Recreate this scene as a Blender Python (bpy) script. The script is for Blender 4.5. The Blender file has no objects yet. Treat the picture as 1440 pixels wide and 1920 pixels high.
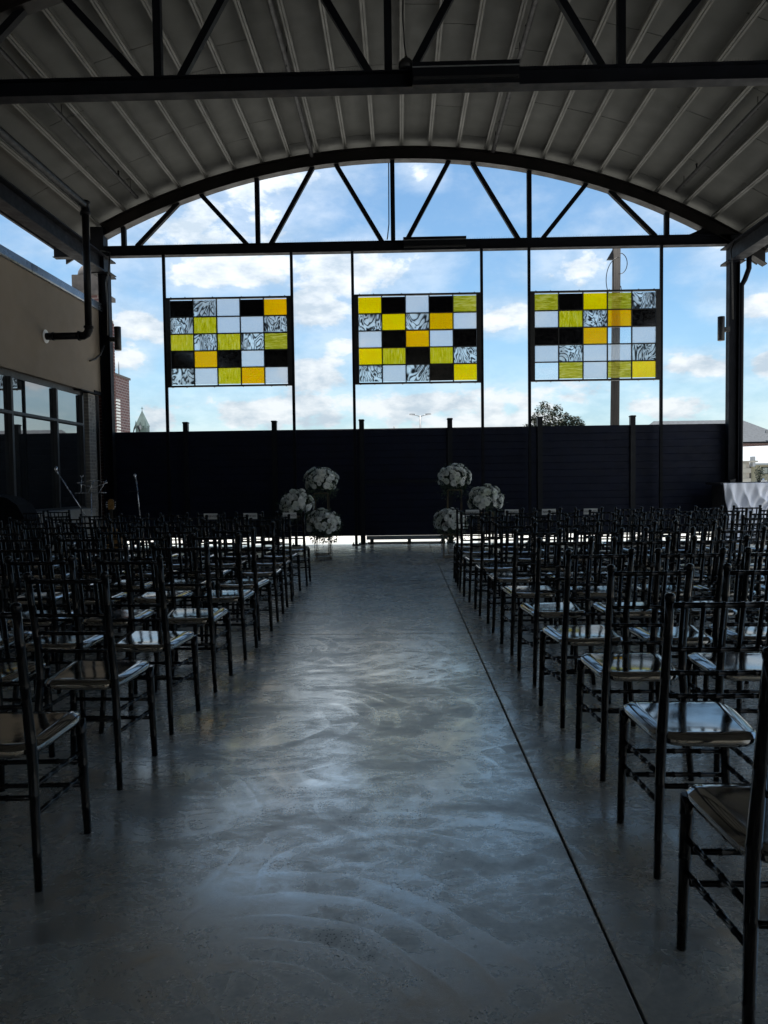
import bpy, math, random
from mathutils import Vector, Matrix, noise as mnoise
R = math.radians
random.seed(7)
sc = bpy.context.scene
col = sc.collection

# ------------------------------------------------------------------ camera
F, H = 1400.0, 1.31                        # focal length in photo pixels (1920 tall), eye height
cam_d = bpy.data.cameras.new('camera')
cam = bpy.data.objects.new('camera', cam_d); col.objects.link(cam)
cam_d.sensor_fit = 'VERTICAL'; cam_d.sensor_height = 36.0; cam_d.sensor_width = 27.0
cam_d.lens = F / 1920 * 36
cam_d.clip_end = 3000; cam_d.clip_start = 0.02
yaw, pitch, roll = math.atan(30.8 / F), math.atan(59.6 / F), R(0.745)
cam.matrix_world = (Matrix.Translation((0, 0, H)) @ Matrix.Rotation(yaw, 4, 'Z')
                    @ Matrix.Rotation(math.pi / 2 - pitch, 4, 'X') @ Matrix.Rotation(-roll, 4, 'Z'))
sc.camera = cam

# ------------------------------------------------------------------ render / exposure
sc.view_settings.view_transform = 'Standard'; sc.view_settings.look = 'None'
sc.view_settings.exposure = 1.25; sc.view_settings.gamma = 1.0
sc.view_settings.use_curve_mapping = False
sc.render.engine = 'CYCLES'
sc.cycles.use_denoising = True
sc.cycles.max_bounces = 8; sc.cycles.diffuse_bounces = 3; sc.cycles.glossy_bounces = 4
sc.cycles.transparent_max_bounces = 16; sc.cycles.transmission_bounces = 6
sc.cycles.sample_clamp_indirect = 6.0
sc.cycles.caustics_reflective = False; sc.cycles.caustics_refractive = False

# ------------------------------------------------------------------ sun + sky
SUN_EL, SUN_AZ = R(84.5), R(6)
sd = bpy.data.lights.new('sun', 'SUN'); sd.energy = 4.8; sd.angle = R(0.5); sd.color = (1.0, .95, .88)
so = bpy.data.objects.new('sun', sd); col.objects.link(so)
sdir = Vector((math.sin(SUN_AZ) * math.cos(SUN_EL), math.cos(SUN_AZ) * math.cos(SUN_EL), math.sin(SUN_EL)))
so.rotation_euler = (-sdir).to_track_quat('-Z', 'Y').to_euler(); so.location = (0, 0, 40)


class NT:
    """tiny node-tree writer"""
    def __init__(s, nt): s.nt = nt; s.n = nt.nodes; s.l = nt.links
    def new(s, t, **kw):
        n = s.n.new(t)
        for k, v in kw.items(): setattr(n, k, v)
        return n
    def set(s, sock, v):
        if isinstance(v, bpy.types.NodeSocket): s.l.new(v, sock)
        else: sock.default_value = v
    def math(s, op, a, b=0.0, c=0.0, clamp=False):
        n = s.new('ShaderNodeMath', operation=op); n.use_clamp = clamp
        s.set(n.inputs[0], a); s.set(n.inputs[1], b); s.set(n.inputs[2], c)
        return n.outputs[0]
    def vec(s, op, a, b=(0, 0, 0), out=0):
        n = s.new('ShaderNodeVectorMath', operation=op)
        s.set(n.inputs[0], a); s.set(n.inputs[1], b)
        return n.outputs[out]
    def noise(s, vec, scale, detail=4, rough=.55, dist=0.0, out='Fac'):
        n = s.new('ShaderNodeTexNoise')
        if vec is not None: s.set(n.inputs['Vector'], vec)
        n.inputs['Scale'].default_value = scale; n.inputs['Detail'].default_value = detail
        n.inputs['Roughness'].default_value = rough; n.inputs['Distortion'].default_value = dist
        return n.outputs[out]
    def ramp(s, fac, stops, interp='LINEAR'):
        n = s.new('ShaderNodeValToRGB'); n.color_ramp.interpolation = interp
        e = n.color_ramp.elements
        while len(e) < len(stops): e.new(.5)
        for i, (p, c) in enumerate(stops):
            e[i].position = p; e[i].color = (c if hasattr(c, '__len__') else (c, c, c)) + (1,) if not (hasattr(c, '__len__') and len(c) == 4) else c
        s.set(n.inputs[0], fac)
        return n.outputs[0]
    def mix(s, fac, a, b, blend='MIX'):
        n = s.new('ShaderNodeMix', data_type='RGBA', blend_type=blend)
        s.set(n.inputs[0], fac); 
        for i, v in ((6, a), (7, b)):
            if isinstance(v, (tuple, list)) and len(v) == 3: v = tuple(v) + (1,)
            s.set(n.inputs[i], v)
        return n.outputs[2]
    def smooth(s, v, lo, hi, a=0.0, b=1.0):
        n = s.new('ShaderNodeMapRange', interpolation_type='SMOOTHSTEP')
        s.set(n.inputs[0], v)
        for i, x in enumerate((lo, hi, a, b)): n.inputs[i + 1].default_value = x
        return n.outputs[0]
    def mapping(s, vec, scale=(1, 1, 1), loc=(0, 0, 0), rot=(0, 0, 0)):
        n = s.new('ShaderNodeMapping'); s.set(n.inputs[0], vec)
        n.inputs['Scale'].default_value = scale; n.inputs['Location'].default_value = loc
        n.inputs['Rotation'].default_value = rot
        return n.outputs[0]


world = bpy.data.worlds.new('World'); sc.world = world; world.use_nodes = True
W = NT(world.node_tree); W.n.clear()
sky = W.new('ShaderNodeTexSky', sky_type='NISHITA'); sky.sun_disc = False
sky.sun_elevation = SUN_EL; sky.sun_rotation = SUN_AZ
sky.air_density = 1.0; sky.dust_density = 0.9; sky.ozone_density = 2.2; sky.altitude = 100
gen = W.new('ShaderNodeTexCoord').outputs['Generated']
sep = W.new('ShaderNodeSeparateXYZ'); W.set(sep.inputs[0], gen)
dx, dy, dz = sep.outputs
front = W.smooth(dy, 0.1, 0.3)
inv = W.math('DIVIDE', 1.0, W.math('MAXIMUM', dy, 0.08))
cmb = W.new('ShaderNodeCombineXYZ')
W.set(cmb.inputs[0], W.math('MULTIPLY', dx, inv)); W.set(cmb.inputs[1], W.math('MULTIPLY', dz, inv))
uv = cmb.outputs[0]
stretched = W.mapping(gen, scale=(1, 1, 1.7))
fb = W.noise(stretched, 9.0, 8, .58, .25)
fb_hi = W.noise(stretched, 26.0, 6, .6, .2)
fbm = W.math('ADD', W.math('MULTIPLY', fb, .72), W.math('MULTIPLY', fb_hi, .28))
# clouds that stand in the photograph: (u, v) tangent-plane centre, half width, half height
CL = [(-.27, .335, .13, .055, .85), (-.19, .40, .08, .03, .7), (-.23, .285, .11, .028, .9), (-.345, .21, .042, .024, .95),
      (-.36, .175, .03, .02, .8), (-.065, .272, .075, .042, 1.15), (-.105, .228, .052, .034, 1.05), (-.112, .145, .052, .028, 1.1),
      (-.085, .185, .06, .018, .6), (.14, .213, .040, .019, 1.1), (.238, .272, .042, .028, .9), (.41, .142, .052, .020, 1.1),
      (.48, .222, .05, .026, 1.05), (.49, .145, .05, .026, 1.0), (-.20, .092, .15, .030, .8), (.0, .098, .10, .022, .7),
      (.22, .108, .10, .024, .75), (.1, .075, .14, .022, .7), (-.33, .085, .07, .025, .7), (.36, .09, .12, .02, .6), (.03, .40, .018, .014, .7),
      (-.30, .40, .05, .03, .6), (.45, .33, .07, .03, .6)]
dens = None; shade = None
for (u, v, a, b, g) in CL:
    rel = W.vec('MULTIPLY', W.vec('SUBTRACT', uv, (u, v, 0)), (1 / a, 1 / b, 0))
    ln = W.new('ShaderNodeVectorMath', operation='LENGTH'); W.set(ln.inputs[0], rel)
    d = W.math('MULTIPLY', W.math('SUBTRACT', 1.28, ln.outputs['Value']), g * .62)
    dens = d if dens is None else W.math('MAXIMUM', dens, d)
dens = W.math('MULTIPLY', W.math('MAXIMUM', dens, -.6), front)
# the same kind of cloud cover goes on outside the frame
cover = W.noise(stretched, 3.0, 3, .5)
outside = W.math('MULTIPLY', W.math('SUBTRACT', 1.0, front), W.math('SUBTRACT', W.math('MULTIPLY', cover, 3.0), 1.15))
tot = W.math('ADD', W.math('ADD', dens, outside), W.math('MULTIPLY', W.math('SUBTRACT', fbm, .5), 2.6))
mask = W.smooth(tot, .10, .44)
thin = W.math('MULTIPLY', W.smooth(tot, -.7, .35), .44)
mask = W.math('MAXIMUM', W.math('MAXIMUM', mask, thin), W.math('MULTIPLY', W.smooth(dz, .02, .22, 1, 0), .55))
up = W.smooth(dz, -.02, .04)
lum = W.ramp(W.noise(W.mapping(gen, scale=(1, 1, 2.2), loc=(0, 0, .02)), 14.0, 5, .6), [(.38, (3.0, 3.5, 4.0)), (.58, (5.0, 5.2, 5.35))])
skyc = W.mix(1.0, sky.outputs[0], (.65, .81, .83), 'MULTIPLY')
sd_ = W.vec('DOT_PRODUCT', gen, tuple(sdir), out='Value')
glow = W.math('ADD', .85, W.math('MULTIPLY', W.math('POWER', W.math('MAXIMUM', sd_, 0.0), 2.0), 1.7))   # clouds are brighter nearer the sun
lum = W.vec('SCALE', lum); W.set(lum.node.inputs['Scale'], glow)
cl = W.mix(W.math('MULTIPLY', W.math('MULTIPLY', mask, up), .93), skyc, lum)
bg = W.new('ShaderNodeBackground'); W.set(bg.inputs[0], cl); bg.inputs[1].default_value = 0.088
wo = W.new('ShaderNodeOutputWorld'); W.l.new(bg.outputs[0], wo.inputs[0])
world.cycles.sampling_method = 'MANUAL'; world.cycles.sample_map_resolution = 1024

# ------------------------------------------------------------------ materials
def newmat(name):
    m = bpy.data.materials.new(name); m.use_nodes = True
    t = NT(m.node_tree); b = m.node_tree.nodes['Principled BSDF']
    return m, t, b

def mat(name, base, rough=.5, metal=0.0, var=.15, scale=6.0, bump=0.0, bscale=40.0, ior=1.5, rvar=.1, coat=0.0):
    m, t, b = newmat(name)
    P = t.new('ShaderNodeNewGeometry').outputs['Position']
    n = t.noise(P, scale, 5, .6)
    lo = tuple(c * (1 - var) for c in base); hi = tuple(min(1, c * (1 + var)) for c in base)
    t.set(b.inputs['Base Color'], t.ramp(n, [(.3, lo), (.7, hi)]))
    t.set(b.inputs['Roughness'], t.ramp(t.noise(P, scale * 2.3, 4), [(.3, max(.02, rough - rvar)), (.7, min(1, rough + rvar))]))
    b.inputs['Metallic'].default_value = metal; b.inputs['IOR'].default_value = ior
    b.inputs['Coat Weight'].default_value = coat; b.inputs['Coat Roughness'].default_value = .08
    if bump:
        bn = t.new('ShaderNodeBump'); bn.inputs['Strength'].default_value = bump; bn.inputs['Distance'].default_value = .01
        t.set(bn.inputs['Height'], t.noise(P, bscale, 6, .6)); t.l.new(bn.outputs[0], b.inputs['Normal'])
    return m

M = {}
M['steel'] = mat('dark painted steel', (.004, .005, .0075), .6, ior=1.22, var=.3, scale=3, bump=.05)
M['steel_blue'] = mat('dark blue steel', (.0045, .0055, .009), .6, ior=1.22, var=.3, scale=3, bump=.04)
M['rust_steel'] = mat('arch steel', (.010, .0085, .008), .5, var=.5, scale=2, bump=.08, ior=1.3)
M['purlin'] = mat('primed purlin', (.098, .098, .09), .6, var=.12, scale=2, bump=.05)
M['deck'] = mat('roof deck', (.078, .079, .074), .85, var=.10, scale=1.2, bump=.08, bscale=25)
M['pipe'] = mat('black iron pipe', (.006, .006, .007), .55, var=.3, scale=5, ior=1.25)
M['stucco'] = mat('brown stucco', (.205, .168, .128), .92, var=.07, scale=1.5, bump=.35, bscale=160)
M['coping'] = mat('metal coping', (.16, .19, .23), .30, metal=.55, var=.08, scale=2)
M['alu'] = mat('window aluminium', (.04, .042, .046), .5, metal=.0, ior=1.35, var=.1)
M['brick'] = mat('red brown brick', (.13, .045, .036), .85, var=.35, scale=9, bump=.4, bscale=90)
M['brick_grey'] = mat('weathered grey brick', (.17, .165, .155), .85, var=.35, scale=9, bump=.4, bscale=90)
M['mortar'] = mat('pale mortar', (.30, .28, .25), .95, bump=.2)
M['concrete_wall'] = mat('concrete ledge', (.24, .24, .225), .85, var=.2, scale=4, bump=.2)
M['fence'] = mat('navy fence board', (.0028, .0055, .018), .6, var=.25, scale=4, bump=.08, bscale=60, ior=1.28)
M['fence_post'] = mat('fence post', (.005, .007, .011), .5, var=.25, scale=4, ior=1.3)
M['gate_rail'] = mat('grey blue gate rail', (.13, .15, .17), .5, var=.15, scale=5)
M['frame'] = mat('black leading', (.006, .006, .007), .5)
M['gold'] = mat('brushed gold tube', (.16, .125, .075), .4, metal=.8, var=.1)
M['card'] = mat('white card', (.75, .75, .74), .7, var=.03)
M['ink'] = mat('black ink', (.01, .01, .01), .7)
M['black'] = mat('matt black', (.008, .008, .009), .5)
M['chrome'] = mat('chrome stand', (.55, .55, .57), .25, metal=1.0)
M['slate'] = mat('grey shingle roof', (.050, .058, .068), .9, var=.2, scale=3, bump=.3, bscale=20)
M['white_roof'] = mat('white membrane roof', (.27, .29, .31), .6, var=.05, scale=.7)
M['block'] = mat('concrete block', (.30, .29, .26), .9, var=.25, scale=2, bump=.2)
M['beige'] = mat('beige siding', (.35, .32, .25), .85, var=.12, scale=1)
M['stone'] = mat('carved stone', (.075, .066, .062), .85, var=.25, scale=3, bump=.2)
M['verdigris'] = mat('verdigris slate', (.07, .105, .10), .7, var=.25, scale=.6)
M['louver'] = mat('white louver', (.6, .6, .57), .6)
M['wood_pole'] = None
M['leaf'] = mat('dark leaf', (.016, .026, .012), .55, var=.4, scale=8)
M['bark'] = mat('bark', (.05, .04, .03), .9, var=.3)
M['green'] = mat('arrangement foliage', (.03, .055, .025), .5, var=.45, scale=30)
M['amberwood'] = mat('amber guitar wood', (.30, .16, .05), .3, var=.3, scale=20)
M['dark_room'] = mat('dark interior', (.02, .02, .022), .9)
M['lamp_grey'] = mat('galvanised', (.20, .21, .22), .5, metal=.4)
M['pale_wall'] = mat('pale backdrop', (.78, .75, .70), .9, var=.05)
M['case'] = mat('black canvas', (.006, .006, .007), .85, ior=1.2)
M['grass'] = mat('lawn', (.05, .085, .025), .95, var=.3, scale=4)

# rose petals
m, t, b = newmat('ivory petal'); P = t.new('ShaderNodeNewGeometry').outputs['Position']
oi_ = t.new('ShaderNodeObjectInfo').outputs['Random']
t.set(b.inputs['Base Color'], t.mix(1.0, t.ramp(oi_, [(0.0, (.76, .80, .68)), (.3, (.92, .92, .88)), (1.0, (.97, .97, .95))]), t.ramp(t.noise(P, 60, 3), [(.3, (.9, .91, .88)), (.6, (1, 1, 1))]), 'MULTIPLY'))
b.inputs['Roughness'].default_value = .7
tl = t.new('ShaderNodeBsdfTranslucent'); tl.inputs[0].default_value = (.9, .9, .84, 1)
mx = t.new('ShaderNodeMixShader'); mx.inputs[0].default_value = .36
t.l.new(b.outputs[0], mx.inputs[1]); t.l.new(tl.outputs[0], mx.inputs[2]); t.l.new(mx.outputs[0], m.node_tree.nodes['Material Output'].inputs[0])
M['petal'] = m

# chair resin: near-black, clear glossy skin
m, t, b = newmat('gloss black resin'); P = t.new('ShaderNodeNewGeometry').outputs['Position']
b.inputs['Base Color'].default_value = (.0045, .0045, .005, 1)
t.set(b.inputs['Roughness'], t.ramp(t.noise(P, 14, 4), [(.3, .09), (.7, .17)]))
b.inputs['IOR'].default_value = 1.28
M['resin'] = m
m, t, b = newmat('gloss black seat'); P = t.new('ShaderNodeNewGeometry').outputs['Position']
b.inputs['Base Color'].default_value = (.0045, .0045, .005, 1)
t.set(b.inputs['Roughness'], t.ramp(t.noise(P, 10, 5), [(.3, .06), (.75, .12)]))
b.inputs['IOR'].default_value = 6.0
b.inputs['Specular Tint'].default_value = (1, .96, .89, 1)
bn = t.new('ShaderNodeBump'); bn.inputs['Strength'].default_value = .05; bn.inputs['Distance'].default_value = .01
t.set(bn.inputs['Height'], t.noise(P, 7, 2, .5)); t.l.new(bn.outputs[0], b.inputs['Normal'])
M['seat'] = m

# troweled concrete
m, t, b = newmat('troweled concrete'); P = t.new('ShaderNodeNewGeometry').outputs['Position']
big = t.noise(P, .8, 6, .6, .6)
mid = t.math('ADD', t.math('MULTIPLY', t.noise(t.mapping(P, scale=(1, 1.6, 1)), 2.6, 12, .68, .7), .66), t.math('MULTIPLY', t.noise(t.mapping(P, scale=(1, 1.9, 1)), 7.0, 9, .66, .8), .34))
swirl = t.noise(P, 1.3, 4, .5, 1.6)
fine = t.noise(P, 60, 4, .7)
c1 = t.ramp(t.math('ADD', t.math('MULTIPLY', big, .4), t.math('MULTIPLY', mid, .6)), [(.36, (.22, .228, .215)), (.5, (.39, .402, .385)), (.62, (.55, .56, .535))])
c2 = t.mix(t.math('MULTIPLY', t.smooth(swirl, .45, .6), .30), c1, (.50, .485, .44))
# trowel arcs: rings about a few troweling centres, thin pale lines
arc_total = None
for (cx, cy, r0, r1, sc_, a0, w0) in ((-.42, 1.62, .22, 1.02, 8.5, 1.0, 0), (-.5, 5.6, .2, 1.3, 6.0, .7, 1), (.35, 4.4, .3, .9, 8.0, .6, 1), (-.1, 3.0, .15, .6, 10.0, .5, 1), (.1, 7.4, .3, 1.2, 5.0, .6, 1)):
    rel = t.vec('SUBTRACT', P, (cx, cy, 0))
    n = t.new('ShaderNodeVectorMath', operation='LENGTH'); t.set(n.inputs[0], rel)
    rr = t.math('ADD', n.outputs['Value'], t.math('MULTIPLY', t.noise(P, 1.2, 2), .22))
    w = t.math('FRACT', t.math('MULTIPLY', rr, sc_))
    line = t.math('MULTIPLY', t.smooth(w, .25, .80, 0, 1), t.smooth(w, .84, .97, 1, 0))
    win = t.math('MULTIPLY', t.smooth(n.outputs['Value'], r0, r0 + .15), t.smooth(n.outputs['Value'], r1 - .3, r1, 1, 0))
    if w0: win = t.math('MULTIPLY', win, t.smooth(t.noise(P, 1.3, 3), .42, .6))
    else:
        s2 = t.new('ShaderNodeSeparateXYZ'); t.set(s2.inputs[0], rel)
        win = t.math('MULTIPLY', win, t.math('MULTIPLY', t.smooth(s2.outputs[0], -.35, .1), t.smooth(s2.outputs[1], .0, .35)))
    if not w0: arcwin = win
    v = t.math('MULTIPLY', t.math('MULTIPLY', line, win), a0)
    arc_total = v if arc_total is None else t.math('MAXIMUM', arc_total, v)
# pale wisps left by the power trowel
wn = t.noise(t.mapping(P, scale=(1, 1.35, 1)), 2.2, 5, .5, 2.2)
wisp = t.math('POWER', t.math('SUBTRACT', 1.0, t.math('MINIMUM', t.math('MULTIPLY', t.math('ABSOLUTE', t.math('SUBTRACT', wn, .5)), 9.0), 1.0)), 1.6)
wisp = t.math('MULTIPLY', wisp, t.smooth(t.noise(P, 1.1, 4, .6), .38, .60))
arc_total = t.math('MAXIMUM', arc_total, t.math('MULTIPLY', wisp, .5))
# swirl scratches of the power trowel: rings about scattered centres
for (scl, frq, amp, lo_) in ((.62, 17.0, .75, .40), (.95, 13.0, .6, .44)):
    vs_ = t.new('ShaderNodeTexVoronoi', feature='F1'); vs_.inputs['Scale'].default_value = scl; t.set(vs_.inputs['Vector'], t.mapping(P, loc=(scl * 3.1, scl * 1.7, 0)))
    rr = t.math('ADD', t.math('DIVIDE', vs_.outputs['Distance'], 1.0), t.math('MULTIPLY', t.noise(P, 1.3, 3), .12))
    w = t.math('FRACT', t.math('MULTIPLY', rr, frq))
    ln_ = t.math('MULTIPLY', t.smooth(w, .45, .88, 0, 1), t.smooth(w, .90, .98, 1, 0))
    ln_ = t.math('MULTIPLY', t.math('MULTIPLY', ln_, t.smooth(t.noise(P, 1.6, 5, .6, .6), lo_, lo_ + .2)), amp)
    arc_total = t.math('MAXIMUM', arc_total, ln_)
c2 = t.mix(t.math('MULTIPLY', arcwin, .38), c2, (.20, .195, .175))
c3 = t.mix(t.math('MULTIPLY', arc_total, .75), c2, (.66, .645, .60))
# clusters of small dark pits
vor = t.new('ShaderNodeTexVoronoi'); t.set(vor.inputs['Vector'], P); vor.inputs['Scale'].default_value = 95
pit = t.math('MULTIPLY', t.smooth(vor.outputs['Distance'], .22, .34, 1, 0), t.smooth(t.noise(P, 3.3, 3, .5), .555, .63))
c4 = t.mix(t.math('MULTIPLY', pit, .75), c3, (.045, .045, .047))
vc = t.new('ShaderNodeTexVoronoi', feature='DISTANCE_TO_EDGE'); vc.inputs['Scale'].default_value = .42
t.set(vc.inputs['Vector'], t.vec('ADD', P, t.vec('SCALE', t.noise(P, 2.2, 6, .7, out='Color'))))
vc.inputs['Vector'].links[0].from_node.inputs[1].links[0].from_node.inputs['Scale'].default_value = .35
crack = t.math('MULTIPLY', t.smooth(vc.outputs['Distance'], .001, .0035, 1, 0), t.smooth(t.noise(P, .9, 3), .50, .60))
c4 = t.mix(t.math('MULTIPLY', crack, .55), c4, (.05, .05, .05))
c5 = t.mix(t.math('MULTIPLY', t.smooth(t.noise(P, 2.1, 7, .7, 1.0), .58, .72), .35), c4, (.16, .16, .14))
c6 = t.mix(.25, c5, t.ramp(fine, [(.35, (.19, .198, .188)), (.65, (.45, .46, .44))]))
t.set(b.inputs['Base Color'], c6)
t.set(b.inputs['Roughness'], t.math('SUBTRACT', t.ramp(t.math('ADD', t.math('MULTIPLY', mid, .7), t.math('MULTIPLY', swirl, .3)), [(.38, .34), (.62, .21)]), t.math('MULTIPLY', arc_total, .08)))
b.inputs['IOR'].default_value = 4.6
gloss = t.math('ADD', t.math('MULTIPLY', mid, .6), t.math('ADD', t.math('MULTIPLY', swirl, .25), t.math('MULTIPLY', fine, .15)))
t.set(b.inputs['Specular IOR Level'], t.math('ADD', t.smooth(gloss, .37, .63, .26, .92), t.math('MULTIPLY', t.math('SUBTRACT', arc_total, t.math('MULTIPLY', pit, 1.2)), .35)))
b.inputs['Specular Tint'].default_value = (1.0, .93, .82, 1)
bn = t.new('ShaderNodeBump'); bn.inputs['Strength'].default_value = .10; bn.inputs['Distance'].default_value = .004
t.set(bn.inputs['Height'], t.math('ADD', t.math('MULTIPLY', mid, .35), t.math('ADD', t.math('MULTIPLY', fine, .25), t.math('SUBTRACT', t.math('MULTIPLY', arc_total, .25), t.math('MULTIPLY', crack, .15)))))
t.l.new(bn.outputs[0], b.inputs['Normal'])
M['floor'] = m
M['ground'] = mat('pale gravel and concrete yard', (.36, .355, .33), .95, var=.12, scale=.5, bump=.3, bscale=8)

# weathered pole
m, t, b = newmat('weathered timber pole'); P = t.new('ShaderNodeNewGeometry').outputs['Position']
g = t.noise(t.mapping(P, scale=(14, 14, .8)), 2.0, 6, .65, .3)
t.set(b.inputs['Base Color'], t.ramp(g, [(.3, (.007, .006, .006)), (.7, (.030, .025, .022))]))
b.inputs['Roughness'].default_value = .9
bn = t.new('ShaderNodeBump'); bn.inputs['Strength'].default_value = .6; bn.inputs['Distance'].default_value = .02
t.set(bn.inputs['Height'], g); t.l.new(bn.outputs[0], b.inputs['Normal'])
M['wood_pole'] = m

# far brickwork
m, t, b = newmat('far brickwork'); tc = t.new('ShaderNodeNewGeometry').outputs['Position']
s_ = t.new('ShaderNodeSeparateXYZ'); t.set(s_.inputs[0], tc)
cb = t.new('ShaderNodeCombineXYZ'); t.set(cb.inputs[0], t.math('ADD', s_.outputs[0], s_.outputs[1])); t.set(cb.inputs[1], s_.outputs[2])
bt = t.new('ShaderNodeTexBrick'); t.set(bt.inputs['Vector'], cb.outputs[0])
bt.inputs['Scale'].default_value = 1.0; bt.inputs['Brick Width'].default_value = .42; bt.inputs['Row Height'].default_value = .16
bt.inputs['Mortar Size'].default_value = .022
bt.inputs['Color1'].default_value = (.11, .052, .05, 1); bt.inputs['Color2'].default_value = (.075, .037, .038, 1); bt.inputs['Mortar'].default_value = (.20, .17, .165, 1)
t.set(b.inputs['Base Color'], bt.outputs[0]); b.inputs['Roughness'].default_value = .9
bn = t.new('ShaderNodeBump'); bn.inputs['Strength'].default_value = .5; bn.inputs['Distance'].default_value = .02; bn.invert = True
t.set(bn.inputs['Height'], bt.outputs[1]); t.l.new(bn.outputs[0], b.inputs['Normal'])
M['far_brick'] = m

# tinted reflective glazing
m, t, b = newmat('tinted glazing'); P = t.new('ShaderNodeNewGeometry').outputs['Position']
b.inputs['Base Color'].default_value = (.012, .015, .018, 1); b.inputs['Roughness'].default_value = .015; b.inputs['IOR'].default_value = 4.0
bn = t.new('ShaderNodeBump'); bn.inputs['Strength'].default_value = .03; bn.inputs['Distance'].default_value = .01
t.set(bn.inputs['Height'], t.noise(P, 1.2, 2)); t.l.new(bn.outputs[0], b.inputs['Normal'])
M['glazing'] = m

# draped cloth
m, t, b = newmat('white tablecloth'); P = t.new('ShaderNodeNewGeometry').outputs['Position']
b.inputs['Base Color'].default_value = (.82, .84, .92, 1); b.inputs['Roughness'].default_value = .7
b.inputs['Sheen Weight'].default_value = .2
M['cloth'] = m


def glass_mat(name, stops, grain, dist, through, scale=(1, 1, 1), rough=.25, sheet_bump=.4, seed=0.0):
    """sheet of art glass: partly see-through, partly diffusing, coloured in streaks"""
    m = bpy.data.materials.new(name); m.use_nodes = True
    t = NT(m.node_tree); t.n.clear()
    tc = t.new('ShaderNodeTexCoord').outputs['Object']
    oi = t.new('ShaderNodeObjectInfo').outputs['Random']
    off = t.new('ShaderNodeCombineXYZ'); t.set(off.inputs[0], t.math('MULTIPLY', oi, 37.0)); t.set(off.inputs[2], t.math('MULTIPLY', oi, 91.0))
    v = t.mapping(t.vec('ADD', t.mapping(tc, scale=scale), off.outputs[0]), loc=(seed, seed, seed))
    n = t.noise(v, grain, 5, .6, dist)
    colr = t.ramp(n, stops)
    tr = t.new('ShaderNodeBsdfTransparent'); t.set(tr.inputs[0], colr)
    tl = t.new('ShaderNodeBsdfTranslucent'); t.set(tl.inputs[0], colr)
    gl = t.new('ShaderNodeBsdfGlossy'); gl.inputs['Roughness'].default_value = .08; gl.inputs[0].default_value = (1, 1, 1, 1)
    bn = t.new('ShaderNodeBump'); bn.inputs['Strength'].default_value = sheet_bump; bn.inputs['Distance'].default_value = .004
    t.set(bn.inputs['Height'], t.noise(v, grain * 6, 3)); t.l.new(bn.outputs[0], gl.inputs['Normal'])
    m1 = t.new('ShaderNodeMixShader'); m1.inputs[0].default_value = through
    t.l.new(tl.outputs[0], m1.inputs[1]); t.l.new(tr.outputs[0], m1.inputs[2])
    fr = t.new('ShaderNodeFresnel'); fr.inputs[0].default_value = 1.45
    m2 = t.new('ShaderNodeMixShader'); t.l.new(fr.outputs[0], m2.inputs[0])
    t.l.new(m1.outputs[0], m2.inputs[1]); t.l.new(gl.outputs[0], m2.inputs[2])
    o = t.new('ShaderNodeOutputMaterial'); t.l.new(m2.outputs[0], o.inputs[0])
    return m

G = {
    'amber': glass_mat('amber sheet glass', [(.3, (1.0, .66, .005)), (.7, (1.0, .74, .01))], 5, .3, .72, (1, 1, 4)),
    'yellow': glass_mat('yellow sheet glass', [(.3, (1.0, .78, .005)), (.7, (1.0, .88, .02))], 5, .3, .72, (4, 1, 1)),
    'olive': glass_mat('olive streaky glass', [(.30, (.62, .58, .03)), (.46, (.80, .74, .05)), (.58, (.86, .80, .20)), (.72, (.90, .86, .50))], 6, .8, .62, (5.5, 1, .9)),
    'olive_flat': glass_mat('olive streaky glass laid flat', [(.30, (.52, .50, .05)), (.46, (.66, .63, .10)), (.58, (.80, .76, .28)), (.72, (.86, .82, .52))], 6, .8, .62, (.8, 1, 6)),
    'clear': glass_mat('obscure clear glass', [(.35, (.80, .86, .92)), (.65, (.92, .95, .98))], 45, .2, .6, (1, 1, 2.2)),
    'open': glass_mat('plain clear glass', [(.4, (.93, .95, .97)), (.6, (.95, .97, .98))], 3, 0, .98),
    'black': None,
}
# black swirled glass: ink bands wound through pale glass
m = bpy.data.materials.new('marbled glass'); m.use_nodes = True
t = NT(m.node_tree); t.n.clear()
tc = t.new('ShaderNodeTexCoord').outputs['Object']; oi = t.new('ShaderNodeObjectInfo').outputs['Random']
off = t.new('ShaderNodeCombineXYZ'); t.set(off.inputs[0], t.math('MULTIPLY', oi, 53.0)); t.set(off.inputs[2], t.math('MULTIPLY', oi, 71.0))
v = t.vec('ADD', t.mapping(tc, scale=(1.15, 1, .5)), off.outputs[0])
w1 = t.noise(v, 2.3, 2, .5, 1.9)
band = t.math('PINGPONG', t.math('MULTIPLY', w1, 11.0), .5)
vein = t.smooth(band, .0, .34)
blot = t.smooth(t.noise(v, 4.0, 4, .6, .8), .62, .70, 1, .04)
colr = t.mix(t.math('MULTIPLY', vein, blot), (.09, .095, .10), t.ramp(t.noise(v, 2.5, 2), [(.4, (.62, .66, .68)), (.6, (.78, .86, .90))]))
tr = t.new('ShaderNodeBsdfTransparent'); t.set(tr.inputs[0], colr)
tl = t.new('ShaderNodeBsdfTranslucent'); t.set(tl.inputs[0], colr)
m1 = t.new('ShaderNodeMixShader'); m1.inputs[0].default_value = .6; t.l.new(tl.outputs[0], m1.inputs[1]); t.l.new(tr.outputs[0], m1.inputs[2])
o = t.new('ShaderNodeOutputMaterial'); t.l.new(m1.outputs[0], o.inputs[0])
G['marble'] = m
G['black'] = mat('opaque black glass', (.004, .004, .005), .12)

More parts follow.
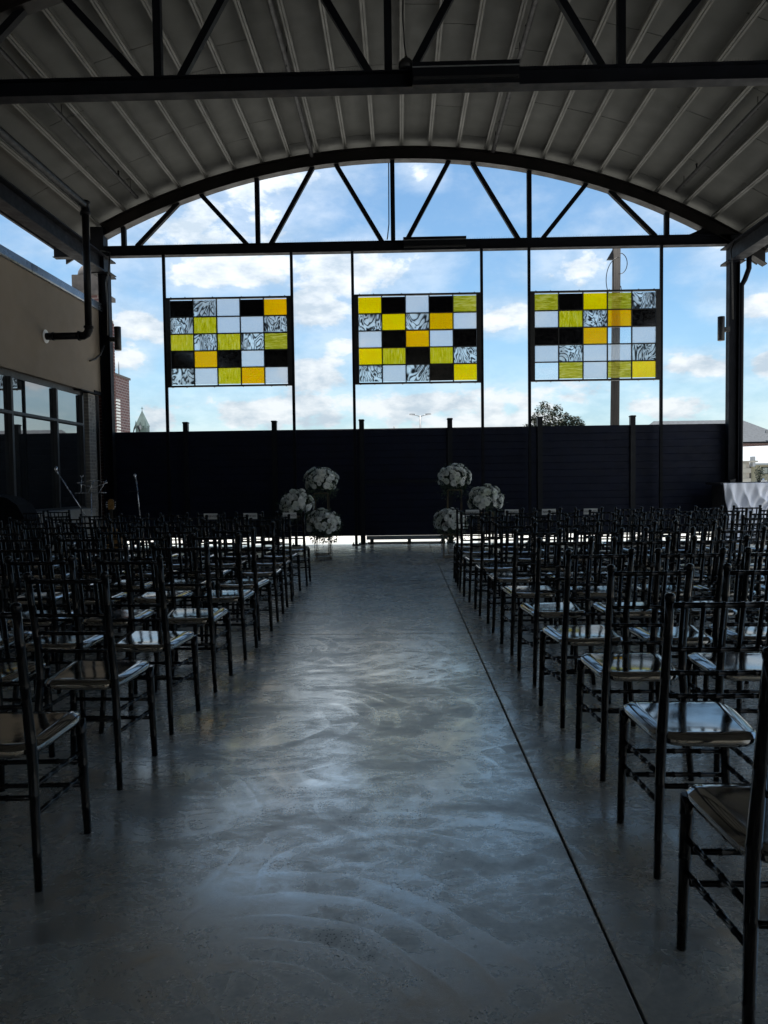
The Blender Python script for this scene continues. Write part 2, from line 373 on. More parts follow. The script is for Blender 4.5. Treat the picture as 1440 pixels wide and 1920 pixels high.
# ------------------------------------------------------------------ mesh builder
class MB:
    def __init__(s): s.v = []; s.f = []; s.s = []
    def add(s, vs, fs, smooth=False):
        o = len(s.v); s.v += [tuple(p) for p in vs]
        s.f += [tuple(i + o for i in f) for f in fs]; s.s += [smooth] * len(fs)
        return s
    def box(s, c, d, rot=None):
        x, y, z = d[0] / 2, d[1] / 2, d[2] / 2
        vs = [Vector((sx * x, sy * y, sz * z)) for sz in (-1, 1) for sy in (-1, 1) for sx in (-1, 1)]
        if rot is not None: vs = [rot @ p for p in vs]
        c = Vector(c)
        return s.add([p + c for p in vs], [(0, 2, 3, 1), (4, 5, 7, 6), (0, 1, 5, 4), (2, 6, 7, 3), (0, 4, 6, 2), (1, 3, 7, 5)])
    def bevel_box(s, c, d, r):
        """box with chamfered long edges (octagonal in the x-z plane), length along y kept"""
        x, y, z = d[0] / 2, d[1] / 2, d[2] / 2
        ring = [(-x + r, -z), (x - r, -z), (x, -z + r), (x, z - r), (x - r, z), (-x + r, z), (-x, z - r), (-x, -z + r)]
        cx, cy, cz = c
        vs = [(cx + a, cy - y, cz + b) for a, b in ring] + [(cx + a, cy + y, cz + b) for a, b in ring]
        n = 8
        fs = [(i, (i + 1) % n, n + (i + 1) % n, n + i) for i in range(n)] + [tuple(range(n))[::-1], tuple(range(n, 2 * n))]
        return s.add(vs, fs)
    def bar(s, p0, p1, w, h, up=(0, 0, 1)):
        p0, p1 = Vector(p0), Vector(p1); d = (p1 - p0).normalized()
        u = Vector(up); 
        if abs(d.dot(u)) > .98: u = Vector((0, 1, 0))
        a = d.cross(u).normalized() * w / 2; b_ = a.cross(d).normalized() * h / 2
        vs = [q + i * a + j * b_ for q in (p0, p1) for i, j in ((-1, -1), (1, -1), (1, 1), (-1, 1))]
        return s.add(vs, [(0, 1, 2, 3)[::-1], (4, 5, 6, 7), (0, 1, 5, 4), (1, 2, 6, 5), (2, 3, 7, 6), (3, 0, 4, 7)])
    def tube(s, pts, r, n=8, cap=True, smooth=True):
        pts = [Vector(p) for p in pts]
        rs = r if hasattr(r, '__len__') else [r] * len(pts)
        vs = []; u = None
        for i, p in enumerate(pts):
            d = (pts[min(i + 1, len(pts) - 1)] - pts[max(i - 1, 0)])
            if d.length < 1e-9: d = Vector((0, 0, 1))
            d.normalize()
            if u is None:
                u = Vector((0, 0, 1)) if abs(d.z) < .9 else Vector((1, 0, 0))
            u = (u - d * u.dot(d)).normalized(); w = d.cross(u)
            for k in range(n):
                a = 2 * math.pi * (k + .5) / n
                vs.append(p + (u * math.cos(a) + w * math.sin(a)) * rs[i])
        fs = []
        for i in range(len(pts) - 1):
            for k in range(n):
                fs.append((i * n + k, i * n + (k + 1) % n, (i + 1) * n + (k + 1) % n, (i + 1) * n + k))
        s.add(vs, fs, smooth)
        if cap:
            o = len(s.v) - len(vs)
            s.f += [tuple(o + k for k in range(n))[::-1], tuple(o + (len(pts) - 1) * n + k for k in range(n))]; s.s += [False, False]
        return s
    def lathe(s, prof, c=(0, 0, 0), n=16, smooth=True):
        return s.tube([(c[0], c[1], c[2] + z) for r_, z in prof], [r_ for r_, z in prof], n, True, smooth)
    def extrude(s, poly, y0, y1):
        """closed polygon in x-z extruded along y"""
        n = len(poly)
        vs = [(x, y0, z) for x, z in poly] + [(x, y1, z) for x, z in poly]
        fs = [(i, (i + 1) % n, n + (i + 1) % n, n + i) for i in range(n)] + [tuple(range(n))[::-1], tuple(range(n, 2 * n))]
        return s.add(vs, fs)
    def mesh(s, name, m):
        me = bpy.data.meshes.new(name); me.from_pydata(s.v, [], s.f)
        me.polygons.foreach_set('use_smooth', s.s); me.materials.append(m)
        me.update(); return me
    def build(s, name, m, parent=None, loc=(0, 0, 0)):
        return link(name, s.mesh(name, m), parent, loc)

def link(name, me, parent=None, loc=(0, 0, 0), rot=None):
    o = bpy.data.objects.new(name, me); col.objects.link(o); o.location = loc
    if rot: o.rotation_euler = rot
    if parent: o.parent = parent
    return o

def empty(name, loc=(0, 0, 0), rz=0.0):
    o = bpy.data.objects.new(name, None); col.objects.link(o); o.empty_display_size = .1
    o.location = loc; o.rotation_euler = (0, 0, rz); return o

def tag(o, label=None, cat=None, group=None, kind=None):
    for k, v in (('label', label), ('category', cat), ('group', group), ('kind', kind)):
        if v: o[k] = v
    return o

# ================================================================== SETTING
YB = 15.2                                        # plane of the back truss
tag(MB().add([(-600, -200, -.08), (600, -200, -.08), (600, 1200, -.08), (-600, 1200, -.08)], [(0, 1, 2, 3)]).build('ground', M['ground']), kind='structure')
floor = tag(MB().box((.45, 4.8, -.075), (13.8, 22.6, .05)).build('floor', mat('dark joint base', (.03, .03, .03), .95)), kind='structure')  # dark base sheet that shows through the slab joints
xs = [-6.3, -3.55, .574, 4.6, 7.3]; ys = [-6.4, -2.6, 1.72, 6.32, 10.92, 15.95]
for i in range(4):
    for j in range(5):
        g = .006
        gx0 = g if i != 2 else .006
        x0, x1, y0, y1 = xs[i] + gx0, xs[i + 1] - .004, ys[j] + .0025, ys[j + 1] - .0025
        c = .004
        vs = [(x0, y0, -.05), (x1, y0, -.05), (x1, y1, -.05), (x0, y1, -.05), (x0, y0, -c), (x1, y0, -c), (x1, y1, -c), (x0, y1, -c),
              (x0 + c, y0 + c, 0), (x1 - c, y0 + c, 0), (x1 - c, y1 - c, 0), (x0 + c, y1 - c, 0)]
        fs = [(0, 1, 5, 4), (1, 2, 6, 5), (2, 3, 7, 6), (3, 0, 4, 7), (4, 5, 9, 8), (5, 6, 10, 9), (6, 7, 11, 10), (7, 4, 8, 11), (8, 9, 10, 11)]
        MB().add(vs, fs).build('slab', M['floor'], floor)

# ------------------------------------------------------------------ pavilion
RAD, APEX = 13.2, 7.68
def arch(x, off=0.0): return APEX - RAD + math.sqrt((RAD + off) ** 2 - x * x)
pav = tag(empty('pavilion', (0, YB, 0)), 'open pavilion with arched steel trusses and curved roof over the chairs', 'pavilion')
PY = -YB                                          # children sit at pavilion-local y = world y - YB
def pv(name, mb, m): return mb.build(name, m, pav, (0, PY, 0))
TR = [YB, 9.0, 2.8]
VX = [-5.52, -2.80, -.08, 2.64, 5.36]
CH0, CH1 = 5.89, 6.09
for k, y in enumerate(TR):
    xl, xr = (-6.95, 6.9) if k == 0 else (-6.3, 6.9)
    # bottom chord: I section with two flanges
    mb = MB().box(((xl + xr) / 2, y, (CH0 + CH1) / 2), (xr - xl, .05, CH1 - CH0 - .03))
    mb.box(((xl + xr) / 2, y, CH0 + .0075), (xr - xl, .17, .015)).box(((xl + xr) / 2, y, CH1 - .0075), (xr - xl, .17, .015))
    pv('bottom_chord', mb, M['steel_blue'])
    # arch rib
    N = 44; xa, xb = -5.97, 7.3
    def prof(o): return [(xa + (xb - xa) * i / N, arch(xa + (xb - xa) * i / N, o)) for i in range(N + 1)]
    mb = MB()
    for (o0, o1, w) in ((0, .016, .2), (.016, .234, .05), (.234, .25, .2)):
        a, b_ = prof(o0), prof(o1)
        vs = []
        for (p, q) in zip(a, b_): vs += [(p[0], y - w / 2, p[1]), (p[0], y + w / 2, p[1]), (q[0], y + w / 2, q[1]), (q[0], y - w / 2, q[1])]
        fs = []
        for i in range(N):
            for e in range(4): fs.append((4 * i + e, 4 * i + 4 + e, 4 * i + 4 + (e + 1) % 4, 4 * i + (e + 1) % 4))
        fs += [(0, 1, 2, 3), (4 * N + 3, 4 * N + 2, 4 * N + 1, 4 * N)]
        mb.add(vs, fs)
    pv('arch_rib', mb, M['rust_steel'])
    for x in VX:
        pv('vertical_web', MB().box((x, y, (CH1 + arch(x)) / 2), (.09, .09, arch(x) - CH1)), M['steel'])
    for a, b_ in zip(VX, VX[1:]):
        mid = (a + b_) / 2
        for (p, q) in ((a + .26, mid - .23), (b_ - .22, mid + .23)):
            z1 = arch(q) + .01
            pv('diagonal_web', MB().bar((p, y, CH1 - .005), (q, y, z1), .085, .085, (0, 1, 0)), M['steel'])
    # gusset where the arch dies into the chord on the right
    pv('gusset_plate', MB().extrude([(5.75, CH1), (6.75, CH1), (6.5, arch(6.5) + .05), (6.05, arch(6.05))], y - .012, y + .012), M['steel'])
    # bird spikes along the chord
    mb = MB(); x = -5.4
    while x < 6.2:
        skip = any(abs(x - v) < .09 for v in VX)
        if not skip:
            h = .045 + random.random() * .02; lean = random.uniform(-.012, .012); yy = y - .05 + random.uniform(-.01, .01)
            mb.add([(x - .0018, yy, CH1), (x + .0018, yy, CH1), (x + lean, yy, CH1 + h)], [(0, 1, 2)])
            mb.add([(x + .012, yy - .0018, CH1), (x + .012, yy + .0018, CH1), (x + .012 - lean, yy + .02, CH1 + h * .9)], [(0, 1, 2)])
        x += .034
    o = pv('bird_spikes', mb, M['steel']); o['kind'] = 'stuff'
# purlins: paired channels with a slit between them
PX = [.11 + .557 * i for i in range(-12, 14)]
PX = [x for x in PX if -6.75 < x < 7.2]
Y0, Y1 = -6.3, 15.83
me_p = None
for x in PX:
    ang = math.asin(x / RAD); z = arch(x, .25)
    mb = MB()
    for sx in (-1, 1):
        a = sx * .004; b_ = sx * .036
        mb.extrude([(min(a, b_), 0), (max(a, b_), 0), (max(a, b_), .012), (min(a, b_), .012)], Y0, Y1)
        c0, c1 = sorted((sx * .004, sx * .008)); mb.extrude([(c0, .012), (c1, .012), (c1, .15), (c0, .15)], Y0, Y1)
        c0, c1 = sorted((sx * .033, sx * .036)); mb.extrude([(c0, .012), (c1, .012), (c1, .03), (c0, .03)], Y0, Y1)
    if me_p is None: me_p = mb.mesh('purlin', M['purlin'])
    link('purlin', me_p, pav, (x, PY, z), (0, ang, 0))
# deck panels between purlins, joints staggered
DP = {}
edges = [PX[0] - .35] + PX + [PX[-1] + .3]
for i in range(len(edges) - 1):
    xa, xb = edges[i], edges[i + 1]; xm = (xa + xb) / 2; ang = math.asin(xm / RAD)
    w = (xb - xa) / math.cos(ang)
    y = Y1 - random.choice((.9, 1.5, 2.0, 2.44)); yprev = Y1
    while True:
        ln = yprev - y
        key = (round(w, 3), round(ln, 2))
        if key not in DP: DP[key] = MB().box((0, 0, .03), (w - .004, ln - .012, .05)).mesh('deck_panel', M['deck'])
        link('deck_panel', DP[key], pav, (xm, PY + (y + yprev) / 2, arch(xm, .25 + .152)), (0, ang, 0))
        yprev = y
        if y <= Y0 + .01: break
        y = max(Y0, y - (2.44 if y > 2.5 else 4.2))
# roof skin over the deck (keeps the sun out at the joints)
N = 40; xa, xb = -7.0, 7.45
vs = []
for i in range(N + 1):
    x = xa + (xb - xa) * i / N; z = arch(x, .25 + .152 + .085)
    vs += [(x, Y0 - .2, z), (x, Y1 + .05, z), (x, Y1 + .05, z + .04), (x, Y0 - .2, z + .04)]
fs = []
for i in range(N):
    for e in range(4): fs.append((4 * i + e, 4 * i + (e + 1) % 4, 4 * i + 4 + (e + 1) % 4, 4 * i + 4 + e))
fs += [(3, 2, 1, 0), (4 * N, 4 * N + 1, 4 * N + 2, 4 * N + 3)]
pv('roof_skin', MB().add(vs, fs), M['slate'])
# rim board closing the purlin ends
a, b_ = [(xa + (xb - xa) * i / N, arch(xa + (xb - xa) * i / N, .245)) for i in range(N + 1)], [(xa + (xb - xa) * i / N, arch(xa + (xb - xa) * i / N, .25 + .152 + .08)) for i in range(N + 1)]
vs = []
for (p, q) in zip(a, b_): vs += [(p[0], Y1 + .003, p[1]), (p[0], Y1 + .043, p[1]), (q[0], Y1 + .043, q[1]), (q[0], Y1 + .003, q[1])]
fs = []
for i in range(N):
    for e in range(4): fs.append((4 * i + e, 4 * i + 4 + e, 4 * i + 4 + (e + 1) % 4, 4 * i + (e + 1) % 4))
fs += [(0, 1, 2, 3), (4 * N + 3, 4 * N + 2, 4 * N + 1, 4 * N)]
pv('rim_board', MB().add(vs, fs), M['rust_steel'])
# eave beams and fascias
for (x, ya, yb) in ((-5.98, Y0, 15.6), (6.68, Y0, 15.5)):
    mb = MB().box((x, (ya + yb) / 2, 5.735), (.03, yb - ya, .32))
    mb.box((x, (ya + yb) / 2, 5.5625), (.26, yb - ya, .025)).box((x, (ya + yb) / 2, 5.9075 - .025), (.26, yb - ya, .025))
    pv('eave_beam', mb, M['steel_blue'])
pv('fascia', MB().box((-7.02, (Y0 + Y1) / 2, 6.22), (.05, Y1 - Y0, .20)), M['steel_blue'])
pv('fascia', MB().box((7.48, (Y0 + Y1) / 2, 5.98), (.05, Y1 - Y0, .20)), M['steel_blue'])
pv('gutter', MB().box((7.575, (Y0 + Y1) / 2, 5.98), (.14, Y1 - Y0, .14)), M['steel'])
# columns: H sections with base and cap plates
def column(x, y):
    mb = MB().box((x, y, 2.77), (.172, .014, 5.54))
    mb.box((x - .095, y, 2.77), (.018, .16, 5.54)).box((x + .095, y, 2.77), (.018, .16, 5.54))
    mb.box((x, y, .012), (.4, .4, .024))
    mb.box((x, y, 5.545), (.36, .34, .02))
    pv('column', mb, M['steel_blue'])
    mb = MB().box((x, y - .0, 5.98), (.2, .26, .14))
    pv('column_cap', mb, M['steel'])
pv('column_head', MB().box((-6.02, YB - .02, 6.0), (.26, .24, .92)), M['steel'])
for y in TR: column(6.68, y)
for y in (TR[0], TR[2]): column(-5.94, y)
# downspout on the right back column, with offset elbows under the gutter
pv('downspout', MB().tube([(6.98, YB - .02, 5.66), (6.98, YB - .02, 5.42), (6.90, YB - .02, 5.2), (6.835, YB - .02, 5.08), (6.835, YB - .02, .1)], .05, 8), M['steel_blue'])

# ------------------------------------------------------------------ pipes under the roof
def sprinkler(x, z, ya, yb, r, label):
    t_ = empty('sprinkler_pipe', (x, yb, z)); tag(t_, label, 'pipe', 'sprinkler pipes under the roof')
    MB().tube([(0, ya - yb, 0), (0, 0, 0)], r, 10).build('pipe_run', M['pipe'], t_)
    y = -.35
    while y > ya - yb:
        zt = arch(x, .39) - z
        MB().tube([(0, y, r), (0, y, zt)], .006, 6).tube([(0, y, r * 1.4), (0, y, -r * 1.25)], [.012, .012], 6).build('hanger_rod', M['pipe'], t_)
        MB().tube([(0, y - .6, 0), (0, y - .6, .10)], .014, 6).lathe([(.014, 0), (.022, .01), (.022, .02), (.008, .03)], (0, y - .6, .10), 8).build('sprinkler_head', M['pipe'], t_)
        y -= 2.9
sprinkler(-5.08, 6.90, -5, 14.75, .036, 'thin dark sprinkler pipe near the left eave under the roof')
sprinkler(-1.66, 7.72, -5, 14.95, .042, 'dark sprinkler pipe under the roof left of its crown')
sprinkler(1.90, 7.72, -5, 14.95, .042, 'dark sprinkler pipe under the roof right of its crown')
sprinkler(5.40, 6.80, -5, 14.75, .036, 'thin dark sprinkler pipe near the right eave under the roof')
# drain pipe: along the eave, down and into the stucco wall
dp = tag(empty('drain_pipe', (-5.3, 12.8, 6.04)), 'thick black pipe dropping from the left eave and elbowing into the stucco wall', 'pipe')
MB().tube([(0, -18, .0), (0, -.08, 0)], .062, 14).build('eave_run', M['pipe'], dp)
MB().lathe([(.066, -.16), (.085, -.16), (.085, -.10), (.07, -.09), (.07, .02), (.085, .03), (.085, .07), (.05, .09)], (0, 0, 0), 14).build('pipe_tee', M['pipe'], dp)
MB().tube([(0, 0, -.1), (0, 0, -2.05)], .060, 14).build('down_pipe', M['pipe'], dp)
el = [(0, 0, -2.02), (0, 0, -2.10), (-.03, 0, -2.16), (-.09, 0, -2.19), (-.16, 0, -2.19)]
MB().tube(el, .068, 14).tube([(0, 0, -2.03), (0, 0, -2.06)], .082, 14).tube([(-.15, 0, -2.19), (-.18, 0, -2.19)], .082, 14).build('elbow', M['pipe'], dp)
MB().tube([(-.16, 0, -2.19), (-.74, 0, -2.19)], .060, 14).tube([(-.60, 0, -2.19), (-.63, 0, -2.19)], .07, 14).build('wall_run', M['pipe'], dp)
MB().tube([(-.738, 0, -2.19), (-.748, 0, -2.19)], .115, 16).build('sealant_collar', M['card'], dp)

# ------------------------------------------------------------------ things on the trusses
def housing(y, x0, x1, label):
    t_ = tag(empty('screen_housing', ((x0 + x1) / 2, y, CH0)), label, 'housing', 'long housings fixed on the truss chords')
    L = x1 - x0
    MB().bevel_box((0, -.13, .10), (L, .10, .26), .0).build('case', M['steel'], t_)
    MB().bevel_box((0, -.20, .03), (L - .02, .04, .03), .0).build('slot_lip', M['black'], t_)
    MB().box((0, -.185, .17), (L, .008, .012)).build('seam_strip', M['lamp_grey'], t_)
housing(9.0, .20, 1.43, 'long dark housing on the nearer truss chord, right of centre')
housing(YB, .12, 1.37, 'long dark housing on the farther truss chord above the middle glass screen')
t_ = tag(empty('junction_dome', (.13, 8.93, CH1)), 'dark dome fitting on the nearer truss chord beside its middle vertical', 'fitting')
MB().lathe([(.085, .0), (.092, .03), (.085, .08), (.055, .115), (.02, .13), (.012, .16)], (0, 0, 0), 14).build('dome', M['black'], t_)
MB().tube([(0, 0, .15), (-.02, .01, .30), (-.03, .02, .6), (-.02, .03, 1.1), (-.015, .02, 1.62)], .009, 6).build('cable', M['black'], t_)
tag(MB().tube([(-.2, 15.1, 6.1), (-.19, 15.08, 6.14), (-.16, 15.09, 6.4), (-.155, 15.1, 7.0), (-.15, 15.1, 7.6)], .012, 6).build('conduit', M['black']), 'thin black conduit beside the middle vertical of the farther truss', 'conduit')
tag(MB().tube([(-5.9, 14.95, 5.95), (-5.7, 14.9, 5.9), (-5.72, 14.9, 5.6), (-5.8, 14.92, 5.3), (-5.84, 15.05, 5.0), (-5.86, 15.06, 4.3)], .016, 6).build('cable', M['black']), 'black cable looping from the eave onto the left column', 'cable')
tag(MB().tube([(-5.92, 15.05, 4.1), (-5.97, 14.95, 3.9), (-6.02, 14.8, 3.78), (-6.0, 14.5, 3.70)], [.012, .02, .02, .015], 6).build('cable', M['black']), 'short dangling black cable end beside the left column light', 'cable')
tag(MB().tube([(6.62, 14.95, 5.95), (6.5, 14.9, 5.7), (6.55, 14.95, 5.4), (6.6, 15.05, 5.2), (6.62, 15.06, 4.4)], .014, 6).build('cable', M['black']), 'black cable looping down the right column', 'cable')
for (x, s, z, lab) in ((-5.82, 1, 4.23, 'black cylinder light on the left column'), (6.56, -1, 4.22, 'black cylinder light on the right column')):
    t_ = tag(empty('column_light', (x, 15.06, z)), lab, 'light', 'cylinder lights on the columns')
    MB().lathe([(.062, -.235), (.068, -.23), (.068, .23), (.062, .235)], (s * .17, 0, 0), 16).build('cylinder_shade', M['black'], t_)
    MB().box((s * .06, 0, -.02), (.10, .08, .09)).build('bracket', M['black'], t_)

# ------------------------------------------------------------------ stained glass screens
A_, Y_, O_, C_, K_, B_, P_, F_ = 'amber', 'yellow', 'olive', 'clear', 'marble', 'black', 'open', 'olive_flat'
PANELS = [
    (-4.69, -2.12, 'stained glass screen left of centre, its lowest row showing two clear panes',
     [[B_, K_, C_, B_, A_], [K_, O_, C_, C_, K_], [O_, K_, O_, K_, F_], [B_, A_, B_, C_, B_], [K_, C_, O_, A_, C_]]),
    (-.90, 1.67, 'middle stained glass screen, the one with a yellow pane in its top left corner',
     [[Y_, B_, C_, B_, F_], [K_, Y_, K_, A_, C_], [C_, B_, A_, C_, B_], [Y_, O_, B_, O_, K_], [K_, C_, K_, B_, Y_]]),
    (2.61, 5.22, 'right stained glass screen standing before the wooden utility pole',
     [[F_, B_, Y_, F_, K_], [C_, O_, K_, A_, B_], [B_, B_, A_, P_, C_], [C_, K_, C_, C_, K_], [P_, F_, C_, F_, Y_]])]
PB, PT = 3.235, 5.02
for (xl, xr, lab, rows) in PANELS:
    ys_ = 15.08
    t_ = tag(empty('stained_glass_screen', ((xl + xr) / 2, ys_, 0)), lab, 'glass screen', 'stained glass screens')
    hw = (xr - xl) / 2
    for s in (-1, 1):
        mb = MB().box((s * hw, 0, CH0 / 2 + .01), (.055, .055, CH0 - .02)).box((s * hw, 0, .011), (.16, .14, .022))
        mb.tube([(s * hw - .055, -.05, .02), (s * hw - .055, -.05, .06)], .012, 6)
        mb.build('post', M['steel'], t_)
    fw = hw - .045
    m_ = .055
    gw = (2 * fw - 2 * m_) / 5; gh = (PT - PB - .09) / 5
    mb = MB()
    mb.box((0, 0, PT - .0175), (2 * fw + .06, .06, .035)).box((0, 0, PB + .0175), (2 * fw + .06, .06, .035))
    for s in (-1, 1): mb.box((s * (fw - .018), 0, (PT + PB) / 2), (.09, .058, PT - PB - .07))
    mb.build('frame', M['frame'], t_)
    cm = MB()
    for i in range(1, 5): cm.box((-fw + m_ + gw * i, 0, (PT + PB) / 2), (.022, .03, PT - PB - .07))
    for j in range(1, 5): cm.box((0, -.001, PB + .045 + gh * j), (2 * fw - .13, .034, .022))
    cm.build('glazing_bars', M['frame'], t_)
    for x in [-fw * .93, -fw * .7, -fw * .25, .22 * fw, .68 * fw, .92 * fw]:
        for z in (PT + .008, PB - .008): MB().box((x, 0, z), (.02, .03, .014)).build('clip', M['chrome'], t_)
    pw, ph = gw - .02, gh - .02
    for j, row in enumerate(rows):
        for i, k in enumerate(row):
            cx = -fw + m_ + gw * (i + .5); cz = PT - .045 - gh * (j + .5)
            o = MB().box((0, 0, 0), (pw, .006, ph)).build('glass_pane', G[k], t_, (cx, random.uniform(-.002, .002), cz))
            o.rotation_euler = (random.uniform(-.006, .006), 0, 0)

# ------------------------------------------------------------------ fence and gate
FY, FB, FT, FP = 15.36, .17, 2.36, 2.53
FX = [-5.95, -4.40, -2.57, -.775, 1.03, 2.86, 4.74, 6.79]
BOARD = {}
def boards(t_, xa, xb, x0, name='board'):
    n = 15; h = (FT - FB) / n
    for j in range(n):
        key = round(xb - xa, 3)
        if key not in BOARD:
            L = xb - xa - .008
            BOARD[key] = MB().extrude([], 0, 0) if False else None
            poly = [(-.012, .003), (-.009, .0), (.006, .0), (.006, .012), (.012, .012), (.012, h + .010), (.008, h + .010), (.008, h - .003), (-.009, h - .003), (-.012, h - .006)]
            n_ = len(poly)
            vs = [(-L / 2, a, b_) for a, b_ in poly] + [(L / 2, a, b_) for a, b_ in poly]
            fs = [(i, n_ + i, n_ + (i + 1) % n_, (i + 1) % n_) for i in range(n_)] + [tuple(range(n_)), tuple(range(n_, 2 * n_))[::-1]]
            BOARD[key] = MB().add(vs, fs).mesh(name, M['fence'])
        link(name, BOARD[key], t_, ((xa + xb) / 2 - x0, random.uniform(-.0012, .0012), FB + j * h))
def post(t_, x, x0):
    mb = MB().bevel_box((x - x0, 0, FP / 2), (.10, .10, FP), .0)
    o = mb.build('fence_post', M['fence_post'], t_)
    MB().extrude([(-.06, 0), (.06, 0), (.06, .018), (.045, .03), (-.045, .03), (-.06, .018)], -.06, .06).build('post_cap', M['fence_post'], o, (x - x0, 0, FP))
    MB().box((x - x0, 0, .01), (.18, .18, .02)).build('base_plate', M['fence_post'], o)
def fence(xs_, posts, label):
    x0 = (xs_[0] + xs_[-1]) / 2
    t_ = tag(empty('fence', (x0, FY, 0)), label, 'fence', 'dark board fence at the back of the pavilion')
    for a, b_ in zip(xs_, xs_[1:]): boards(t_, a + .03, b_ - .03, x0)
    for p in posts: post(t_, p, x0)
fence(FX[:4], FX[:4], 'dark navy board fence running from the left column to the gate')
fence(FX[4:], FX[4:7], 'dark navy board fence running from the gate to the right column')
x0 = (FX[3] + FX[4]) / 2
g_ = tag(empty('gate', (x0, FY, 0)), 'dark board gate with a grey bottom rail at the end of the aisle', 'gate')
boards(g_, FX[3] + .03, FX[4] - .03, x0)
MB().box((0, -.02, .128), (1.66, .05, .078)).build('bottom_rail', M['gate_rail'], g_)
for dx_ in (-.72, .05, .74): MB().box((dx_, -.02, .045), (.07, .12, .088)).build('gate_foot', M['black'], g_)
MB().box((0, -.035, 1.28), (1.66, .03, .05)).build('mid_rail', M['fence_post'], g_)
tag(MB().box((.12, FY + .02, .02), (1.6, .10, .04)).build('threshold', M['concrete_wall']), kind='structure')

# the hall added unseen behind the camera, blocking sky and bouncing fill light
backdrop = tag(empty('unseen_backdrop', (.5, -6.7, 0)), 'added pale hall behind the seating that the pavilion is built against', 'building')
MB().box((0, 0, 4.2), (14.6, .5, 8.4)).build('backdrop_wall', M['pale_wall'], backdrop)
MB().box((.1, .27, 1.3), (2.4, .06, 2.6)).build('backdrop_door', M['steel'], backdrop)
# ------------------------------------------------------------------ left building
bx = -6.05
bld = tag(empty('stucco_building', (bx, 12, 0)), 'brown stucco building with tinted windows along the left side', 'building')
def bl(name, mb, m, par=None): return mb.build(name, m, par or bld, (-bx, -12, 0) if par is None else (0, 0, 0))
ZB, ZT = 3.12, 4.80
bl('stucco_wall', MB().box((bx - 1.5, 4.65, (ZB + ZT) / 2), (3.0, 21.3, ZT - ZB)), M['stucco'])
y = -6.0
while y < 15.3:
    y2 = min(y + 3.05, 15.34)
    bl('coping', MB().extrude([(bx - .5, 0), (bx + .05, 0), (bx + .06, .02), (bx + .045, .155), (bx - .5, .16)], y, y2 - .008), M['coping']).location = (-bx, -12, ZT)
    y = y2
bl('head_trim', MB().box((bx - .03, 15.05, ZB + .02), (.10, .56, .06)).box((bx - .02, 14.5, ZB - .02), (.16, .9, .02)), M['steel'])
WX = bx - .10
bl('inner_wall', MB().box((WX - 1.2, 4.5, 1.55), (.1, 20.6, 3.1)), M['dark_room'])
mull = [4.0, 5.55, 7.1, 8.65, 10.15, 11.7, 13.25, 14.34]
wf = bl('window_frame', MB().box((WX, (mull[0] + mull[-1]) / 2, ZB - .05), (.02, mull[-1] - mull[0], .098)).box((WX, (mull[0] + mull[-1]) / 2, .86), (.10, mull[-1] - mull[0], .06)), M['alu'])
TRZ = 2.455
for y in mull: bl('mullion', MB().bevel_box((WX, y, (ZB - .1 + .89) / 2), (.12, .06, ZB - .1 - .89), .008), M['alu'])
for a, b_ in zip(mull, mull[1:]):
    bl('transom', MB().bevel_box((WX + .005, (a + b_) / 2, TRZ), (.11, b_ - a - .062, .055), .008), M['alu'])
    for (z0, z1) in ((.89, TRZ - .028), (TRZ + .028, ZB - .1)):
        bl('window_pane', MB().box((WX - .01, (a + b_) / 2, (z0 + z1) / 2), (.012, b_ - a - .06, z1 - z0)), M['glazing'])
bl('knee_wall', MB().extrude([(bx - .3, 0), (bx + .14, 0), (bx + .14, .80), (bx + .155, .80), (bx + .155, .845), (bx - .3, .86)], -6, 14.35), M['concrete_wall'])
bl('jamb', MB().box((bx - .20, 14.43, 1.56), (.2, .12, 3.1)), M['steel'])
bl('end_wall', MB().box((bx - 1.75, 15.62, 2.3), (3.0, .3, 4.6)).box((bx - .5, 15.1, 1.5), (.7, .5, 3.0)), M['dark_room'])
# brick piers, laid brick by brick
BR = {}
def pier(x0_, x1_, ya, yb, z0, z1, m, nm):
    core = bl(nm, MB().box(((x0_ + x1_) / 2, (ya + yb) / 2, (z0 + z1) / 2), (x1_ - x0_ - .016, yb - ya - .016, z1 - z0)), M['mortar'])
    h = .0667; z = z0; k = 0
    while z + h < z1:
        segs = [(ya, ya + .2), (ya + .21, yb)] if k % 2 else [(ya, ya + .095), (ya + .105, yb)]
        for (a, b_) in segs:
            if b_ - a < .03: continue
            dims = (x1_ - x0_ + random.uniform(-.003, .003), b_ - a, h - .011)
            key = (nm, round(b_ - a, 3), k % 3)
            if key not in BR: BR[key] = MB().box((0, 0, 0), dims).mesh('brick', m)
            link('brick', BR[key], core, ((x0_ + x1_) / 2, (a + b_) / 2, z + h / 2))
        z += h; k += 1
pier(-6.27, -6.06, 14.52, 14.86, 0.0, 3.08, M['brick_grey'], 'grey_brick_pier')
pier(-6.22, -5.97, 15.42, 15.72, 0.0, 4.72, M['brick'], 'red_brick_pier')

